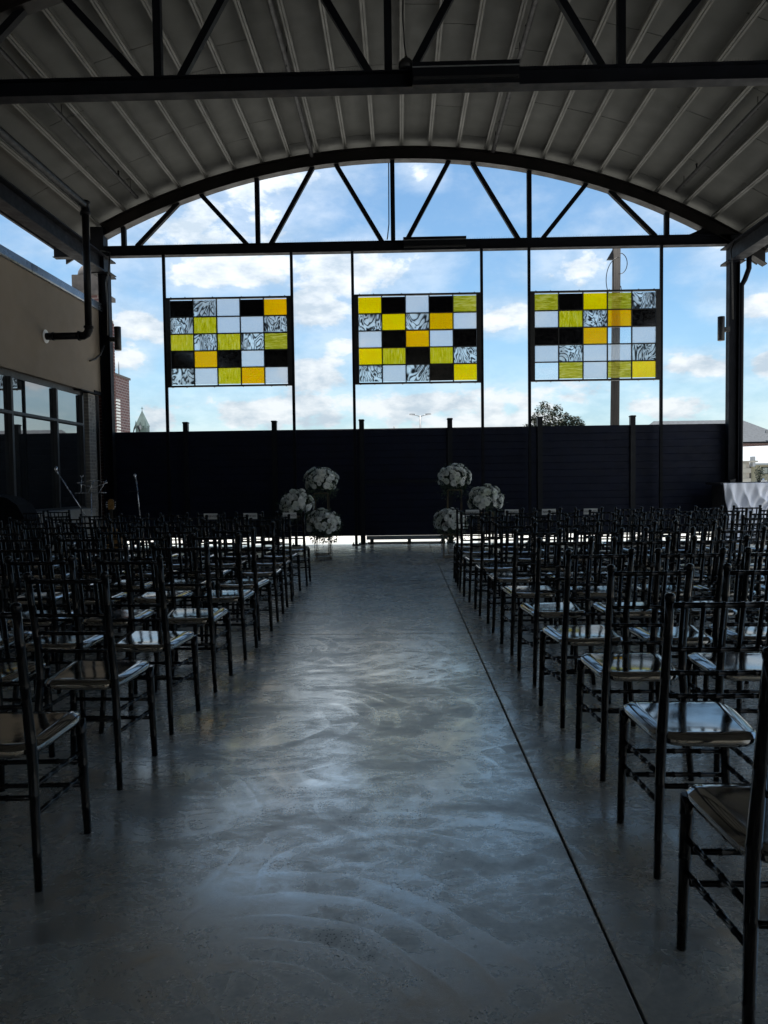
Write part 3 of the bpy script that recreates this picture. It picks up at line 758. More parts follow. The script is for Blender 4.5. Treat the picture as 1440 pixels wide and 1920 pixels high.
# ------------------------------------------------------------------ far buildings, left
def ruin(loc): pass
t_ = tag(empty('brick_tower', (-16.35, 40, 0)), 'dark brick tower with a small stone dome behind the stucco parapet', 'tower')
MB().box((0, 0, 5.6), (1.5, 1.5, 11.2)).build('tower_shaft', M['far_brick'], t_)
MB().box((-.1, 0, 11.3), (2.05, 1.9, .22)).build('cornice', M['stone'], t_)
MB().box((0, 0, 11.85), (1.45, 1.5, .86)).build('parapet', M['stone'], t_)
MB().lathe([(.72, 0), (.72, .1), (.68, .3), (.55, .52), (.32, .68), (.08, .74)], (.05, 0, 12.28), 18).build('dome', M['stone'], t_)
for z in (8.4, 10.1): MB().box((.76, 0, z), (.06, .8, 1.1)).build('brick_panel', M['brick'], t_)
t_ = tag(empty('brick_building', (-18, 42.5, 0)), 'red brick building with a white louver, left of the church spire', 'building')
MB().box((-.5, -1.2, 3.75), (4.6, 7.0, 7.5)).build('brick_wall', M['far_brick'], t_)
MB().box((-.5, -1.2, 7.56), (4.75, 7.15, .12)).build('coping', M['stone'], t_)
for i in range(16): MB().box((1.83, .15, 3.4 + i * .18), (.06, .95, .11)).build('louver_slat', M['louver'], t_)
MB().tube([(1.5, 1.5, 7.6), (1.5, 1.5, 8.6)], .03, 6).build('antenna', M['lamp_grey'], t_)
lp = []
for i in range(60): 
    a = i / 60 * 6.28 * 3; lp.append((1.95 + .35 * (1 - math.cos(a)) * .6 + .1, 2.1, 4.3 + .55 * math.sin(a) - i * .004))
MB().tube(lp, .018, 5).build('wire_coil', M['black'], t_)
t_ = tag(empty('church_spire', (-69, 200, 0)), 'grey green church spire topped by a cross far beyond the fence', 'spire')
MB().box((0, 0, 8.3), (2.8, 2.8, 16.6)).build('belfry', M['verdigris'], t_)
MB().add([(-1.55, -1.55, 16.6), (1.55, -1.55, 16.6), (1.55, 1.55, 16.6), (-1.55, 1.55, 16.6), (0, 0, 20.9)], [(0, 1, 4), (1, 2, 4), (2, 3, 4), (3, 0, 4)]).build('spire_roof', M['verdigris'], t_)
for s in (-1, 1):
    MB().add([(s * 1.3 - .35, -1.7, 16.0), (s * 1.3 + .35, -1.7, 16.0), (s * 1.3 + .35, -1.0, 16.0), (s * 1.3 - .35, -1.0, 16.0), (s * 1.3, -1.35, 18.2)], [(0, 1, 4), (1, 2, 4), (2, 3, 4), (3, 0, 4), (0, 1, 2, 3)]).build('pinnacle', M['verdigris'], t_)
MB().extrude([(-.8, 15.9), (.8, 15.9), (0, 17.8)], -1.75, -1.5).build('gable', M['verdigris'], t_)
MB().extrude([(-.3, 15.7), (.3, 15.7), (.3, 16.4), (0, 17.0), (-.3, 16.4)], -1.80, -1.7).build('louver_opening', M['lamp_grey'], t_)
MB().box((0, 0, 21.2), (.12, .12, 1.3)).box((0, 0, 21.4), (.62, .1, .12)).build('cross', M['verdigris'], t_)

# ------------------------------------------------------------------ beyond the fence, centre and right
t_ = tag(empty('street_lamp', (1.67, 60, 0)), 'twin-arm street lamp far beyond the fence', 'street lamp')
MB().tube([(0, 0, 0), (0, 0, 6.45)], [.11, .07], 8).build('lamp_pole', M['lamp_grey'], t_)
for s in (-1, 1):
    MB().tube([(0, 0, 6.35), (s * .35, 0, 6.47), (s * .5, 0, 6.5)], .035, 6).build('arm', M['lamp_grey'], t_)
    MB().add([(s * .4, -.12, 6.44), (s * .4, .12, 6.44), (s * .88, .1, 6.50), (s * .88, -.1, 6.50), (s * .42, -.09, 6.58), (s * .42, .09, 6.58), (s * .84, .06, 6.6), (s * .84, -.06, 6.6)],
             [(0, 1, 2, 3), (4, 7, 6, 5), (0, 3, 7, 4), (1, 5, 6, 2), (3, 2, 6, 7), (0, 4, 5, 1)]).build('lamp_head', M['lamp_grey'], t_)
tag(MB().tube([(-.35, 50, 0), (-.35, 50, 4.5), (-.35, 50, 4.9)], [.05, .04, .06], 6).build('signal_pole', M['lamp_grey']), 'thin pole tip just above the fence left of the street lamp', 'pole')
# utility pole
t_ = tag(empty('utility_pole', (7.42, 26, 0)), 'weathered wooden utility pole behind the right glass screen', 'utility pole')
MB().tube([(-.02, 0, -.1), (0, 0, 3), (.03, 0, 6), (.06, 0, 9.3)], [.158, .152, .143, .135], 14).build('pole_shaft', M['wood_pole'], t_)
MB().box((.06, -.05, 9.18), (.5, .05, .04)).build('step_bolt', M['steel'], t_)
MB().add([(-.10, -.1, 9.05), (-.28, -.16, 8.72), (-.08, -.16, 8.72), (-.28, .04, 8.72), (-.08, .04, 8.72)], [(0, 1, 2), (0, 2, 4), (0, 4, 3), (0, 3, 1), (1, 3, 4, 2)]).build('insulator', M['steel'], t_)
lp = [(.1 - .44 * math.sin(a) * (1 if a < math.pi else .25), -.17, 8.0 + .75 * math.cos(a)) for a in [i / 30 * 3.6 for i in range(31)]]
MB().tube(lp, .014, 5).build('loose_wire', M['black'], t_)
lp = [(.12 + .25 * math.sin(a), -.17, 8.55 + .35 * math.cos(a)) for a in [i / 20 * 3.3 for i in range(21)]]
MB().tube(lp, .014, 5).tube([(.13, -.17, 7.2), (.2, -.19, 7.5), (.15, -.17, 7.8)], .014, 5).build('loose_wire', M['black'], t_)
# tree
t_ = tag(empty('small_tree', (6.15, 30, 0)), 'small dark leafy tree above the fence left of the utility pole', 'tree')
tb = MB().tube([(0, 0, 0), (.03, 0, 1.2), (0, .05, 2.2)], [.09, .07, .05], 8)
clumps = []
rng = random.Random(5)
for (cx, ht, sp) in ((-.38, 4.22, .50), (.10, 4.08, .48), (.50, 3.75, .5), (.88, 3.6, .5), (1.1, 3.35, .45), (-1.0, 3.3, .5), (-.75, 3.7, .45), (.35, 3.4, .6), (-.15, 3.4, .6), (.75, 3.2, .6), (-.6, 3.2, .6)):
    tb.tube([(0, .03, 1.6), (cx * .6, rng.uniform(-.3, .3), (1.6 + ht) / 2), (cx, rng.uniform(-.4, .4), ht - .15)], [.045, .028, .008], 6)
    clumps.append((cx, ht, sp))
tb.build('trunk', M['bark'], t_)
lb = MB()
for (cx, ht, sp) in clumps:
    for _ in range(1300):
        z = rng.uniform(1.9, ht + .05); f = max(0.08, min(1, (ht + .06 - z) / .7)) ** .5
        rr = sp * f * math.sqrt(rng.random()); a = rng.random() * 6.283
        c = Vector((cx + rr * math.cos(a), rr * 1.2 * math.sin(a), z + .1 * math.sin(5 * a)))
        q = Matrix.Rotation(rng.random() * 6.28, 3, 'Z') @ Matrix.Rotation(rng.gauss(.25, .45), 3, 'X')
        l = rng.uniform(.07, .13); w = l * .34
        lb.add([c + q @ Vector(p) for p in ((0, 0, 0), (w, l * .5, .01), (0, l * 1.15, -.02), (-w, l * .5, .01))], [(0, 1, 2, 3)])
lb.build('crown', M['leaf'], t_)
# slate-roofed building
t_ = tag(empty('grey_roof_building', (42, 104, 0)), 'long brick building with grey shingle roof beyond the right column', 'building')
MB().box((0, 0, 2.85), (19, 9, 5.7)).build('brick_wall', M['far_brick'], t_)
def hip(x0_, x1_, y0_, y1_, z0, z1, inset):
    vs = [(x0_, y0_, z0), (x1_, y0_, z0), (x1_, y1_, z0), (x0_, y1_, z0), (x0_ + inset * .6, (y0_ + y1_) / 2, z1), (x1_ - inset, (y0_ + y1_) / 2, z1)]
    return MB().add(vs, [(0, 1, 5, 4), (1, 2, 5), (2, 3, 4, 5), (3, 0, 4), (0, 3, 2, 1)])
hip(-10, 10, -5.2, 5.2, 5.72, 8.95, 5.0).build('roof', M['slate'], t_)
MB().box((6, -5.0, 7.0), (.3, .3, .4)).build('roof_vent', M['lamp_grey'], t_)
MB().box((-2, -5.24, 5.6), (17, .08, .2)).build('gutter', M['steel'], t_)
t_ = tag(empty('far_house', (66, 118, 0)), 'distant low building with a dark grey roof at the right edge', 'building')
MB().box((0, 0, 3.2), (14, 8, 6.4)).build('wall', M['beige'], t_); hip(-8, 8, -4.8, 4.8, 6.42, 9.6, 4).build('roof', M['slate'], t_)
# white-roofed low house
t_ = tag(empty('white_roof_house', (36.5, 70, 0)), 'low beige house under a broad white roof beyond the right column', 'house')
MB().box((0, 0, 1.15), (15, 7, 2.3)).build('wall', M['beige'], t_)
MB().add([(-8.6, -4.4, 2.36), (8.4, -4.4, 2.36), (8.4, 1, 4.35), (-8.6, 1, 3.9), (-8.6, -4.4, 2.20), (8.4, -4.4, 2.20), (8.4, 1, 4.1), (-8.6, 1, 3.7)],
         [(0, 1, 2, 3), (7, 6, 5, 4), (0, 4, 5, 1), (1, 5, 6, 2), (2, 6, 7, 3), (3, 7, 4, 0)]).build('roof', M['white_roof'], t_)
for (x, w) in ((-4.15, 1.05), (-1.2, 1.3)):
    f = MB().box((x, -3.53, 1.72), (w, .06, .62)).build('window', M['steel'], t_)
    for s in (-1, 1): MB().box((x + s * w / 4, -3.57, 1.72), (w / 2 - .08, .03, .5)).build('pane', M['glazing'], f)
MB().box((-5.75, -3.6, 1.0), (.16, .2, 2.4)).box((-2.4, -3.6, 1.0), (.12, .2, 2.4)).build('porch_post', M['stone'], t_)
tag(MB().add([(22, 63.5, -.05), (48, 63.5, -.05), (48, 65.6, -.05), (22, 65.6, -.05)], [(0, 1, 2, 3)]).build('lawn', M['grass']), kind='structure')
# concrete block wall
t_ = tag(empty('block_wall', (13.4, 30, 0)), 'grey concrete block wall just right of the right column', 'wall')
blk = MB().box((0, 0, 0), (.39, .2, .19)).mesh('block', M['block'])
for r_ in range(9):
    for c in range(3):
        xx = -.6 + .4 * c + (.2 if r_ % 2 else 0)
        link('block', blk, t_, (xx - .1, random.uniform(-.006, .006), .1 + r_ * .2))
MB().box((-.1, .02, .93), (1.1, .14, 1.84)).build('mortar_core', M['mortar'], t_)
MB().box((-.0, 0, 1.86), (1.5, .26, .07)).build('wall_cap', M['block'], t_)
MB().box((.60, 0, 1.86), (.10, .24, .40)).build('end_cap', M['white_roof'], t_)
t_ = tag(empty('young_tree', (27.6, 58, 0)), 'thin dark green young tree before the white roofed house', 'tree')
MB().tube([(0, 0, -.05), (0, 0, 1.2)], .04, 6).build('trunk', M['bark'], t_)
lb = MB()
for _ in range(420):
    c = Vector((rng.gauss(0, .16), rng.gauss(0, .16), rng.uniform(.5, 1.9))); q = Matrix.Rotation(rng.random() * 6.28, 3, 'Z') @ Matrix.Rotation(rng.gauss(.3, .6), 3, 'X')
    lb.add([c + q @ Vector(p) for p in ((0, 0, 0), (.05, .08, 0), (0, .17, 0), (-.05, .08, 0))], [(0, 1, 2, 3)])
lb.build('crown', M['leaf'], t_)

# ================================================================== OBJECTS
# ------------------------------------------------------------------ bamboo-style chairs
def bead_tube(p0, p1, r, beads, n=8, bow=0.0):
    """rung with bamboo rings at the given fractions"""
    p0, p1 = Vector(p0), Vector(p1); st = [(0, r)]
    for f in beads: st += [(f - .018, r), (f - .010, r * 1.22), (f + .010, r * 1.22), (f + .018, r)]
    st.append((1, r)); st.sort()
    pts = [p0.lerp(p1, f) + Vector((0, -bow * math.sin(math.pi * f), 0)) for f, _ in st]
    return MB().tube(pts, [q for _, q in st], n)
def leg_tube(pts, rs, rings, n=8):
    """path with rings at given heights"""
    P_ = [Vector(p) for p in pts]
    zs = sorted(set([p.z for p in P_] + [z + d for z in rings for d in (-.007, -.004, .004, .007)]))
    out, rr = [], []
    for z in zs:
        for a, b_, ra, rb in zip(P_, P_[1:], rs, rs[1:]):
            if a.z <= z <= b_.z:
                f = (z - a.z) / (b_.z - a.z); out.append(a.lerp(b_, f)); q = ra + (rb - ra) * f
                if any(abs(z - k) < .0055 for k in rings): q *= 1.08
                rr.append(q); break
    return MB().tube(out, rr, n)
CH = {}
def rearpath(s): return [(s * .190, -.225, 0), (s * .168, -.190, .40), (s * .163, -.186, .47), (s * .160, -.200, .60), (s * .165, -.262, .925)]
def rear_at(s, z):
    p = rearpath(s)
    for a, b_ in zip(p, p[1:]):
        if a[2] <= z <= b_[2]:
            f = (z - a[2]) / (b_[2] - a[2]); return tuple(a[i] + (b_[i] - a[i]) * f for i in range(3))
def front_at(s, z): f = z / .44; return (s * (.200 - .016 * f), .172, z)
CH['rear_post'] = []
for s in (-1, 1):
    mb = leg_tube(rearpath(s), [.0130, .0172, .0175, .0162, .0142], [.12, .30, .47, .66, .80])
    x, y, z = rearpath(s)[-1]
    mb.tube([(x, y + .002, z - .012), (x, y, z - .004), (x, y, z + .006), (x, y, z + .014), (x, y, z + .018)], [.0145, .0172, .0178, .0145, .005], 10)
    CH['rear_post'].append(mb.mesh('rear_post', M['resin']))
CH['front_leg'] = [leg_tube([(s * .200, .172, 0), (s * .184, .172, .435)], [.0140, .0195], [.10, .26, .385]).mesh('front_leg', M['resin']) for s in (-1, 1)]
# seat: rounded trapezoid shell, dished with a raised rolled edge
def seat_mesh():
    nu, nv = 14, 14; vs = []; fs = []
    for j in range(nv + 1):
        for i in range(nu + 1):
            a, b_ = i / nu * 2 - 1, j / nv * 2 - 1
            # square -> superellipse
            k = .30
            a2 = a * math.sqrt(1 - k * b_ * b_ * abs(b_) ** 6 * .8); b2 = b_ * math.sqrt(1 - k * a * a * abs(a) ** 6 * .8)
            hw = .170 + (.205 - .170) * (b2 + 1) / 2
            x = a2 * hw; y = .005 + b2 * .200
            e = max(abs(a), abs(b_))
            z = .462 - .0045 * (1 - a * a) * (1 - b_ * b_) + .0016 * math.exp(-((e - .84) / .12) ** 2)
            z += -.012 * max(0, (e - .90) / .10) ** 2
            z += -.010 * max(0, b_ - .6) * (1 - abs(a) ** 2)      # waterfall front
            vs.append((x, y, z + y * math.tan(R(1.6))))
    w = nu + 1
    for j in range(nv):
        for i in range(nu): fs.append((j * w + i, j * w + i + 1, (j + 1) * w + i + 1, (j + 1) * w + i))
    mb = MB().add(vs, fs, True)
    ring = [i for i in range(w)] + [j * w + nu for j in range(1, w)] + [nv * w + i for i in range(nu - 1, -1, -1)] + [j * w for j in range(nv - 1, 0, -1)]
    top = [Vector(vs[i]) for i in ring]; n = len(top)
    c = Vector((0, .005, .44))
    r1 = [Vector((p.x, p.y, p.z - .012)) for p in top]
    r2 = [Vector((c.x + (p.x - c.x) * .965, c.y + (p.y - c.y) * .965, .425 - .004 * abs(math.sin(3 * i)))) for i, p in enumerate(top)]
    mb.add(top + r1 + r2, [(i, n + i, n + (i + 1) % n, (i + 1) % n) for i in range(n)] + [(n + i, 2 * n + i, 2 * n + (i + 1) % n, n + (i + 1) % n) for i in range(n)] + [tuple(2 * n + i for i in range(n))[::-1]], True)
    return mb.mesh('seat', M['seat'])
CH['seat'] = [seat_mesh()]
b5 = [(i + .5) / 5.0 * .94 + .03 for i in range(5)]
CH['top_rail'] = [bead_tube(rear_at(-1, .903), rear_at(1, .903), .0098, b5, 8, .012).mesh('top_rail', M['resin'])]
CH['cross_rail'] = [bead_tube(rear_at(-1, z), rear_at(1, z), .0080, b5, 8, .008).mesh('cross_rail', M['resin']) for z in (.755, .675, .595)]
CH['spindle'] = []
for f in b5:
    a, b_ = Vector(rear_at(-1, .755)).lerp(Vector(rear_at(1, .755)), f), Vector(rear_at(-1, .898)).lerp(Vector(rear_at(1, .898)), f)
    k = math.sin(math.pi * f); a.y -= .008 * k; b_.y -= .012 * k
    CH['spindle'].append(bead_tube(a, b_, .0078, [.5], 6).mesh('spindle', M['resin']))
CH['side_stretcher'] = [bead_tube(front_at(s, z0), rear_at(s, z1), .0088, [.2, .4, .6, .8]).mesh('side_stretcher', M['resin']) for s in (-1, 1) for z0, z1 in ((.315, .330), (.225, .240))]
CH['front_stretcher'] = [bead_tube(front_at(-1, z), front_at(1, z), .0088, [.25, .5, .75]).mesh('front_stretcher', M['resin']) for z in (.275, .185)]
CH['rear_stretcher'] = [bead_tube(rear_at(-1, .295), rear_at(1, .295), .0088, [.25, .5, .75]).mesh('rear_stretcher', M['resin'])]

ORD = ['first', 'second', 'third', 'fourth', 'fifth', 'sixth', 'seventh', 'eighth', 'ninth', 'tenth', 'eleventh', 'twelfth']
proto = empty('chair'); tag(proto, None, 'chair', 'black chairs set out in rows')
proto['label'] = ''
for nm, meshes in CH.items():
    for me in meshes: link(nm, me, proto)
kids = list(proto.children)
used = [False]
def place_chair(x, y, rz, label, group=None):
    if not used[0]:
        c = proto; used[0] = True
    else:
        c = proto.copy(); col.objects.link(c)
        for k in kids:
            d = k.copy(); col.objects.link(d); d.parent = c
    c.location = (x, y, 0); c.rotation_euler = (0, 0, rz); c['label'] = label
    if group: c['group'] = group
    return c
LR = [2.32, 3.12, 3.84, 4.585, 5.41, 6.11, 6.92, 7.70, 8.49, 9.26]             # rear-leg distance of each row, left of the aisle
LX = [-1.19, -1.21, -1.18, -1.176, -1.155, -1.156, -1.19, -1.19, -1.22, -1.18]
RR = [1.65, 2.413, 3.20, 3.885, 4.67, 5.49, 6.32, 7.11, 7.90, 8.69, 9.42]
RX = [.755, .845, .87, .80, .81, .796, .80, .75, .722, .70, .69]
ch_rng = random.Random(11)
front_row = {}
NL, NR = len(LR), len(RR)
for r_, (y, x) in enumerate(zip(LR, LX)):
    for k in range(8):
        cx = x - .19 - .488 * k
        if cx < -.545 * y - .30 or cx < -4.75: break
        lab = 'black bamboo-style chair left of aisle, %s row from front, %s from aisle' % (ORD[NL - 1 - r_], 'aisle seat' if k == 0 else ORD[k] + ' seat')
        lab = lab.replace('aisle seat from aisle', 'the aisle seat')
        c = place_chair(cx + ch_rng.uniform(-.018, .018), y + .225 + ch_rng.uniform(-.025, .025), ch_rng.gauss(0, R(2.6)), lab, 'black chairs in rows left of the aisle')
        if r_ == NL - 1: front_row[('L', k)] = c
for r_, (y, x) in enumerate(zip(RR, RX)):
    for k in range(9):
        cx = x + .19 + .488 * k
        if cx > .495 * y + .30: break
        lab = 'black bamboo-style chair right of aisle, %s row from front, %s from aisle' % (ORD[NR - 1 - r_], 'aisle seat' if k == 0 else ORD[k] + ' seat')
        lab = lab.replace('aisle seat from aisle', 'the aisle seat')
        c = place_chair(cx + ch_rng.uniform(-.018, .018), y + .225 + ch_rng.uniform(-.025, .025), ch_rng.gauss(0, R(2.6)), lab, 'black chairs in rows right of the aisle')
        if r_ == NR - 1: front_row[('R', k)] = c
place_chair(-5.28, 10.75, R(8), 'black chair by the concrete ledge, leftmost of the two band chairs', 'black band chairs by the ledge')
place_chair(-4.92, 10.95, R(-6), 'black chair by the concrete ledge, nearer the music stand', 'black band chairs by the ledge')

# reserved cards on the front-row top rails
def reserved(c, label):
    x, y, _ = c.location
    t_ = tag(empty('reserved_card', (x + .01, y - .30, .86), 0), label, 'card', 'reserved cards on the front row')
    t_.rotation_euler = (R(11), 0, c.rotation_euler[2])
    MB().box((0, 0, .03), (.17, .003, .075)).build('card', M['card'], t_)
    cu = bpy.data.curves.new('lettering', 'FONT'); cu.body = 'RESERVED'; cu.size = .034; cu.align_x = 'CENTER'; cu.align_y = 'CENTER'; cu.extrude = .0006
    tmp = bpy.data.objects.new('lettering', cu); col.objects.link(tmp)
    dg = bpy.context.evaluated_depsgraph_get(); me = bpy.data.meshes.new_from_object(tmp.evaluated_get(dg))
    bpy.data.objects.remove(tmp); me.materials.clear(); me.materials.append(M['ink'])
    link('lettering', me, t_, (0, -.0035, .03), (R(90), 0, 0))
for side, ks in (('L', (0, 1, 2)), ('R', (0, 1, 2, 3))):
    for k in ks:
        reserved(front_row[(side, k)], 'white RESERVED card on the front row chair %s of the aisle, %s' % ('left' if side == 'L' else 'right', 'aisle seat' if k == 0 else ORD[k] + ' seat'))

# ------------------------------------------------------------------ flowers on gold stands
def bloom(seed, kind):
    rg = random.Random(seed); mb = MB()
    rings = {'rose': [(.008, .034, 4, 1.25), (.016, .036, 5, .95), (.024, .032, 6, .65), (.030, .024, 6, .25)],
             'peony': [(.006, .030, 5, 1.3), (.014, .034, 7, 1.1), (.022, .036, 8, .85), (.030, .032, 8, .5), (.036, .022, 8, .1)],
             'small': [(.005, .022, 4, 1.2), (.012, .022, 5, .8), (.017, .016, 5, .3)]}[kind]
    for (rad, ln, n, tilt) in rings:
        o = rg.random() * 6.28
        for k in range(n):
            a = o + k * 6.283 / n + rg.uniform(-.15, .15); tl = tilt + rg.uniform(-.12, .12)
            w = rad * 1.25 + .007
            dr = Vector((math.cos(a), math.sin(a), 0)); ta = Vector((-math.sin(a), math.cos(a), 0))
            b0 = dr * rad * .55; b1 = dr * rad + Vector((0, 0, 1)) * ln * .5 * math.sin(tl) + dr * ln * .5 * math.cos(tl)
            b2 = b1 + Vector((0, 0, 1)) * ln * .45 * math.sin(tl - .5) + dr * ln * .45 * math.cos(tl - .5)
            mb.add([b0 - ta * w * .5, b0 + ta * w * .5, b1 - ta * w, b1 + ta * w, b2 - ta * w * .55, b2 + ta * w * .55, b2 + dr * .004],
                   [(0, 1, 3, 2), (2, 3, 5, 4), (4, 5, 6)], True)
    return mb.mesh('bloom', M['petal'])
BL = [bloom(1, 'rose'), bloom(2, 'peony'), bloom(3, 'rose'), bloom(4, 'small'), bloom(5, 'peony')]
def arrangement(x, y, zc, r, label, seed, drop):
    rg = random.Random(seed)
    t_ = tag(empty('flower_arrangement', (x, y, zc - r * .62)), label, 'flowers', 'white flower arrangements flanking the aisle')
    base = r * .62
    n = 88
    for i in range(n):
        f = (i + .5) / n; zz = 1 - f * 1.42; a = i * 2.39996 + rg.uniform(-.25, .25)
        rr = math.sqrt(max(0, 1 - zz * zz)); k = 1 + rg.uniform(-.20, .13)
        d = Vector((rr * math.cos(a), rr * math.sin(a), zz))
        p = Vector((d.x * r * k, d.y * r * k, base + d.z * r * k * .86))
        rot = d.to_track_quat('Z', 'Y') @ Matrix.Rotation(rg.random() * 6.28, 3, 'Z').to_quaternion()
        o = link('bloom', rg.choice(BL), t_, p - d * .02, rot.to_euler())
        s = rg.uniform(.62, 1.12); o.scale = (s, s, s)
    lb = MB()
    for i in range(900):
        d = Vector((rg.gauss(0, 1), rg.gauss(0, 1), rg.gauss(-.1, .8))).normalized()
        if d.z < -.15 or rg.random() < .55:
            k = rg.uniform(.6, 1.04)
        else: k = rg.uniform(.5, .95)
        c = Vector((d.x * r * k, d.y * r * k, base + d.z * r * k * .86))
        if d.z < -.25: c.z -= rg.random() ** 2 * drop
        c.x += rg.gauss(0, .015)
        q = d.to_track_quat('Y', 'Z').to_matrix() @ Matrix.Rotation(rg.gauss(0, .7), 3, 'X') @ Matrix.Rotation(rg.random() * 6.28, 3, 'Y')
        l = rg.uniform(.03, .06); w = l * .24
        lb.add([c + q @ Vector(p) for p in ((0, 0, 0), (w, l * .5, .004), (0, l * 1.1, -.006), (-w, l * .5, .004))], [(0, 1, 2, 3)])
    o = lb.build('foliage', M['green'], t_); o['kind'] = 'stuff'
    MB().lathe([(r * .40, base - r * .45), (r * .62, base - r * .1), (r * .56, base + r * .3), (r * .25, base + r * .5)], (0, 0, 0), 12).build('floral_foam', M['green'], t_)
def stand(x, y, h, label, w=.24):
    t_ = tag(empty('flower_stand', (x, y, 0)), label, 'stand', 'gold tube flower stands')
    a = w / 2; q = .006
    for sx in (-1, 1):
        for sy in (-1, 1): MB().box((sx * a, sy * a, h / 2), (.011, .011, h)).build('upright', M['gold'], t_)
    for z, nm in ((.008, 'base_frame'), (h - .006, 'top_frame')):
        mb = MB()
        for s in (-1, 1): mb.box((0, s * a, z), (w - .013, .012, .012)).box((s * a, 0, z), (.012, w + .012, .0125))
        mb.build(nm, M['gold'], t_)
    MB().box((0, 0, h + .004), (w * .96, w * .96, .008)).build('top_plate', M['gold'], t_)
FL = [(-1.295, 12.55, .57, .315, .34, 'low', 'left'), (-1.40, 13.25, 1.29, .315, 1.08, 'tallest', 'left'), (-1.80, 12.9, .90, .32, .70, 'middle-height', 'left'),
      (.84, 12.55, .57, .30, .34, 'low', 'right'), (.96, 13.25, 1.32, .315, 1.10, 'tallest', 'right'), (1.47, 12.9, .93, .325, .72, 'middle-height', 'right')]
for i, (x, y, zc, r, h, hn, sd_) in enumerate(FL):
    stand(x, y, zc - r * .62, '%s gold tube flower stand in the trio %s of the aisle' % (hn, sd_))
    arrangement(x, y, zc + .01, r * .92, 'white rose arrangement on the %s stand of the trio %s of the aisle' % (hn, sd_), 20 + i, .16)

# ------------------------------------------------------------------ draped bar on the right
t_ = tag(empty('draped_bar', (7.4, 14.3, 0)), 'bar counter draped with swagged white cloth beside the right column', 'bar')
MB().box((0, .4, 1.16), (2.6, .7, .04)).build('counter_top', M['black'], t_)
MB().box((0, .45, .56), (2.4, .5, 1.12)).build('bar_body', M['black'], t_)
def swag(x0_, x1_, seed):
    rg = random.Random(seed); nu, nv = 48, 40; vs = []; fs = []
    for j in range(nv + 1):
        for i in range(nu + 1):
            u, v = i / nu, j / nv
            L = 1.14 - .10 * u
            x = x0_ + (x1_ - x0_) * (u * (1 - .36 * v ** 1.3) + .06 * math.sin(v * 3.0) * (1 - u))
            z = 1.17 - L * v - .10 * math.sin(math.pi * u) * v * (1 - v) * 2
            rr_ = math.hypot((u - 1.0) * 1.0, v * 1.15)
            g1 = 1 - 2 * abs(math.sin(math.pi * (3.1 * rr_ + .25 * math.sin(3 * u + seed)))) ** .7
            g2 = math.sin(2 * math.pi * (5.2 * (u + .35 * v) + seed))
            dep = .060 * g1 * min(1, v * 3) * (1 - .4 * v) + .030 * g2 * min(1, v * 2 + .15) + .02 * mnoise.noise((u * 6 + seed, v * 6, 0))
            vs.append((x, -.015 - .10 * math.sin(min(1, v * 1.4) * math.pi / 2) - dep, z))
    w = nu + 1
    for j in range(nv):
        for i in range(nu): fs.append((j * w + i, j * w + i + 1, (j + 1) * w + i + 1, (j + 1) * w + i))
    return MB().add(vs, fs, True)
for i, (a, b_) in enumerate(((-1.28, -.36), (-.36, .55), (.55, 1.28))):
    o = swag(a, b_, i + 1.3).build('swag', M['cloth'], t_)
    sm = o.modifiers.new('thick', 'SOLIDIFY'); sm.thickness = .006
t2 = tag(MB().box((6.42, 14.6, 1.205), (.10, .08, .05)).box((6.46, 14.6, 1.235), (.05, .06, .02)).build('tape_dispenser', M['black']), 'small black gadget lying on the draped bar top', 'gadget')
tag(MB().box((7.02, 14.62, 1.195), (.12, .1, .03)).tube([(6.98, 14.6, 1.2), (7.04, 14.62, 1.235)], .02, 8).build('bottle_opener', M['chrome']), 'small silver tool lying on the draped bar top', 'tool')

# ------------------------------------------------------------------ the band corner
def tripod(t_, h, r=.28):
    for k in range(3):
        a = k * 2.094 + .4
        MB().tube([(0, 0, .22), (r * math.cos(a), r * math.sin(a), .012)], .009, 6).build('leg', M['black'], t_)
t_ = tag(empty('microphone_stand', (-5.22, 12.1, 0)), 'microphone on a slanting boom before the dark windows', 'microphone stand', 'microphone stands of the band')
tripod(t_, 1); MB().tube([(0, 0, .1), (0, 0, .92)], .011, 8).build('stand_pole', M['black'], t_)
MB().tube([(.08, 0, .78), (-.37, 0, 1.50)], .008, 8).build('boom', M['chrome'], t_)
MB().tube([(-.36, 0, 1.48), (-.385, 0, 1.52), (-.40, 0, 1.54)], [.012, .016, .016], 8).lathe([(.018, 0), (.026, .02), (.028, .05), (.02, .075), (.006, .085)], (-.395, 0, 1.52), 10).build('microphone', M['chrome'], t_)
t_ = tag(empty('microphone_stand', (-4.52, 12.8, 0)), 'straight microphone stand before the dark fence, right of the music stand', 'microphone stand', 'microphone stands of the band')
tripod(t_, 1); MB().tube([(.06, 0, .1), (-.0, 0, 1.0), (-.03, 0, 1.36)], .010, 8).build('stand_pole', M['chrome'], t_)
MB().tube([(-.16, 0, 1.17), (.03, 0, 1.18)], .008, 6).build('clip_arm', M['black'], t_)
MB().tube([(-.03, 0, 1.34), (-.045, 0, 1.42), (-.05, 0, 1.455), (-.055, 0, 1.475)], [.012, .016, .026, .012], 10).build('microphone', M['chrome'], t_)
t_ = tag(empty('music_stand', (-5.22, 12.5, 0)), 'folding wire music stand before the brick pier', 'music stand')
tripod(t_, 1)
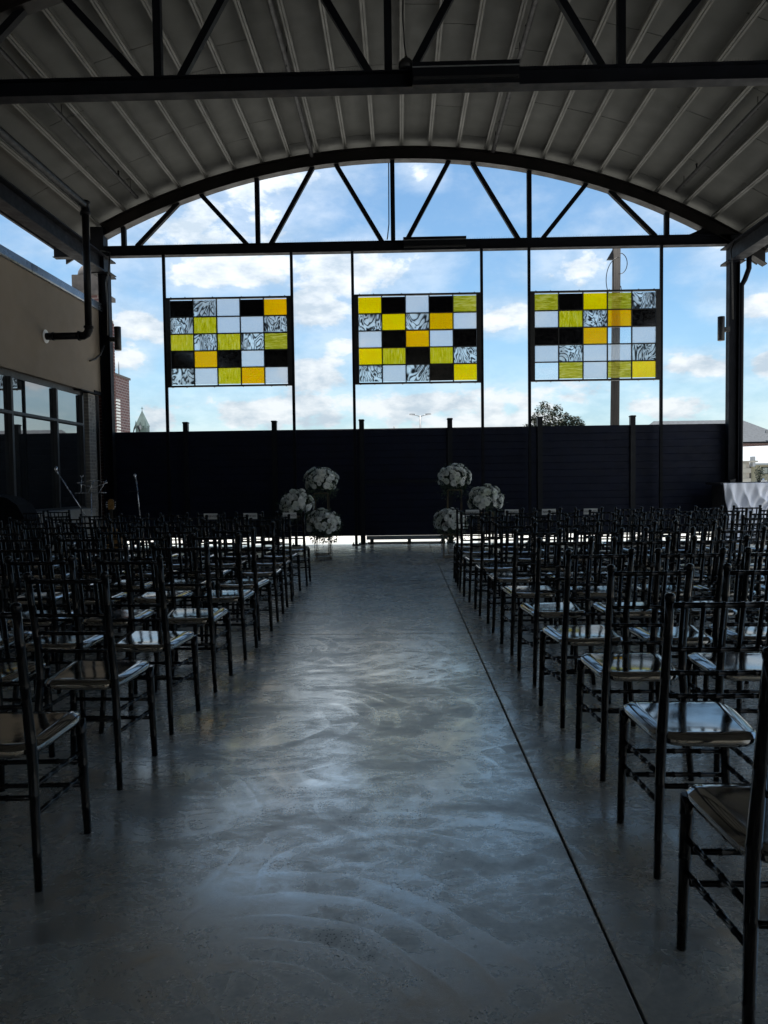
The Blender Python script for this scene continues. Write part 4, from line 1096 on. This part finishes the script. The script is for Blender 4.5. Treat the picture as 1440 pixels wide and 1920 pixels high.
MB().tube([(0, 0, .1), (0, 0, 1.16)], .009, 8).build('stand_pole', M['chrome'], t_)
for (a, b_) in (((-.27, 0, 1.16), (.27, 0, 1.16)), ((-.26, .07, 1.33), (.02, .03, 1.25)), ((.02, .03, 1.25), (.26, .07, 1.33)), ((-.26, .07, 1.33), (.03, .09, 1.38)), ((.03, .09, 1.38), (.26, .07, 1.33)), ((-.05, 0, 1.16), (.03, .09, 1.38)), ((-.17, 0, 1.17), (-.17, .05, 1.42)), ((.14, 0, 1.17), (.24, .08, 1.37))):
    MB().tube([a, b_], .006, 6).build('desk_wire', M['chrome'], t_)
MB().tube([(-.17, .05, 1.42), (-.195, .05, 1.455)], .006, 6).tube([(-.17, .05, 1.42), (-.14, .05, 1.46)], .006, 6).build('page_clip', M['chrome'], t_)
t_ = tag(empty('guitar', (-5.02, 12.85, 0)), 'guitar standing upright, its pale wooden headstock above the chairs', 'guitar')
MB().extrude([(-.04, .86), (.04, .86), (.055, .9), (.05, 1.02), (.02, 1.045), (-.02, 1.045), (-.05, 1.02), (-.055, .9)], -.01, .01).build('headstock', M['amberwood'], t_)
for s in (-1, 1):
    for z in (.91, .95, .99): MB().tube([(s * .05, 0, z), (s * .085, 0, z)], [.007, .012], 8).build('tuning_peg', M['chrome'], t_)
MB().box((0, .0, .70), (.052, .022, .34)).build('neck', M['bark'], t_)
body = [(.19 * math.sin(a) * (1 - .16 * math.cos(2 * a + .2)) * (1 if math.cos(a) < 0 else .78), .32 + .24 * -math.cos(a) * -1) for a in [i / 28 * 6.283 for i in range(28)]]
MB().extrude(body, -.045, .045).build('guitar_body', M['amberwood'], t_)
t_ = tag(empty('equipment_case', (-5.62, 10.65, 0)), 'tall black rounded case at the left edge by the ledge', 'case')
pr = [(-.45, 0), (.33, 0), (.33, .55), (.30, .85), (.20, 1.03), (.05, 1.13), (-.18, 1.17), (-.38, 1.12), (-.45, .95)]
MB().extrude(pr, -.22, .22).build('case_shell', M['case'], t_)
MB().box((.0, -.226, .6), (.05, .012, .9)).build('zip_strip', M['steel'], t_)
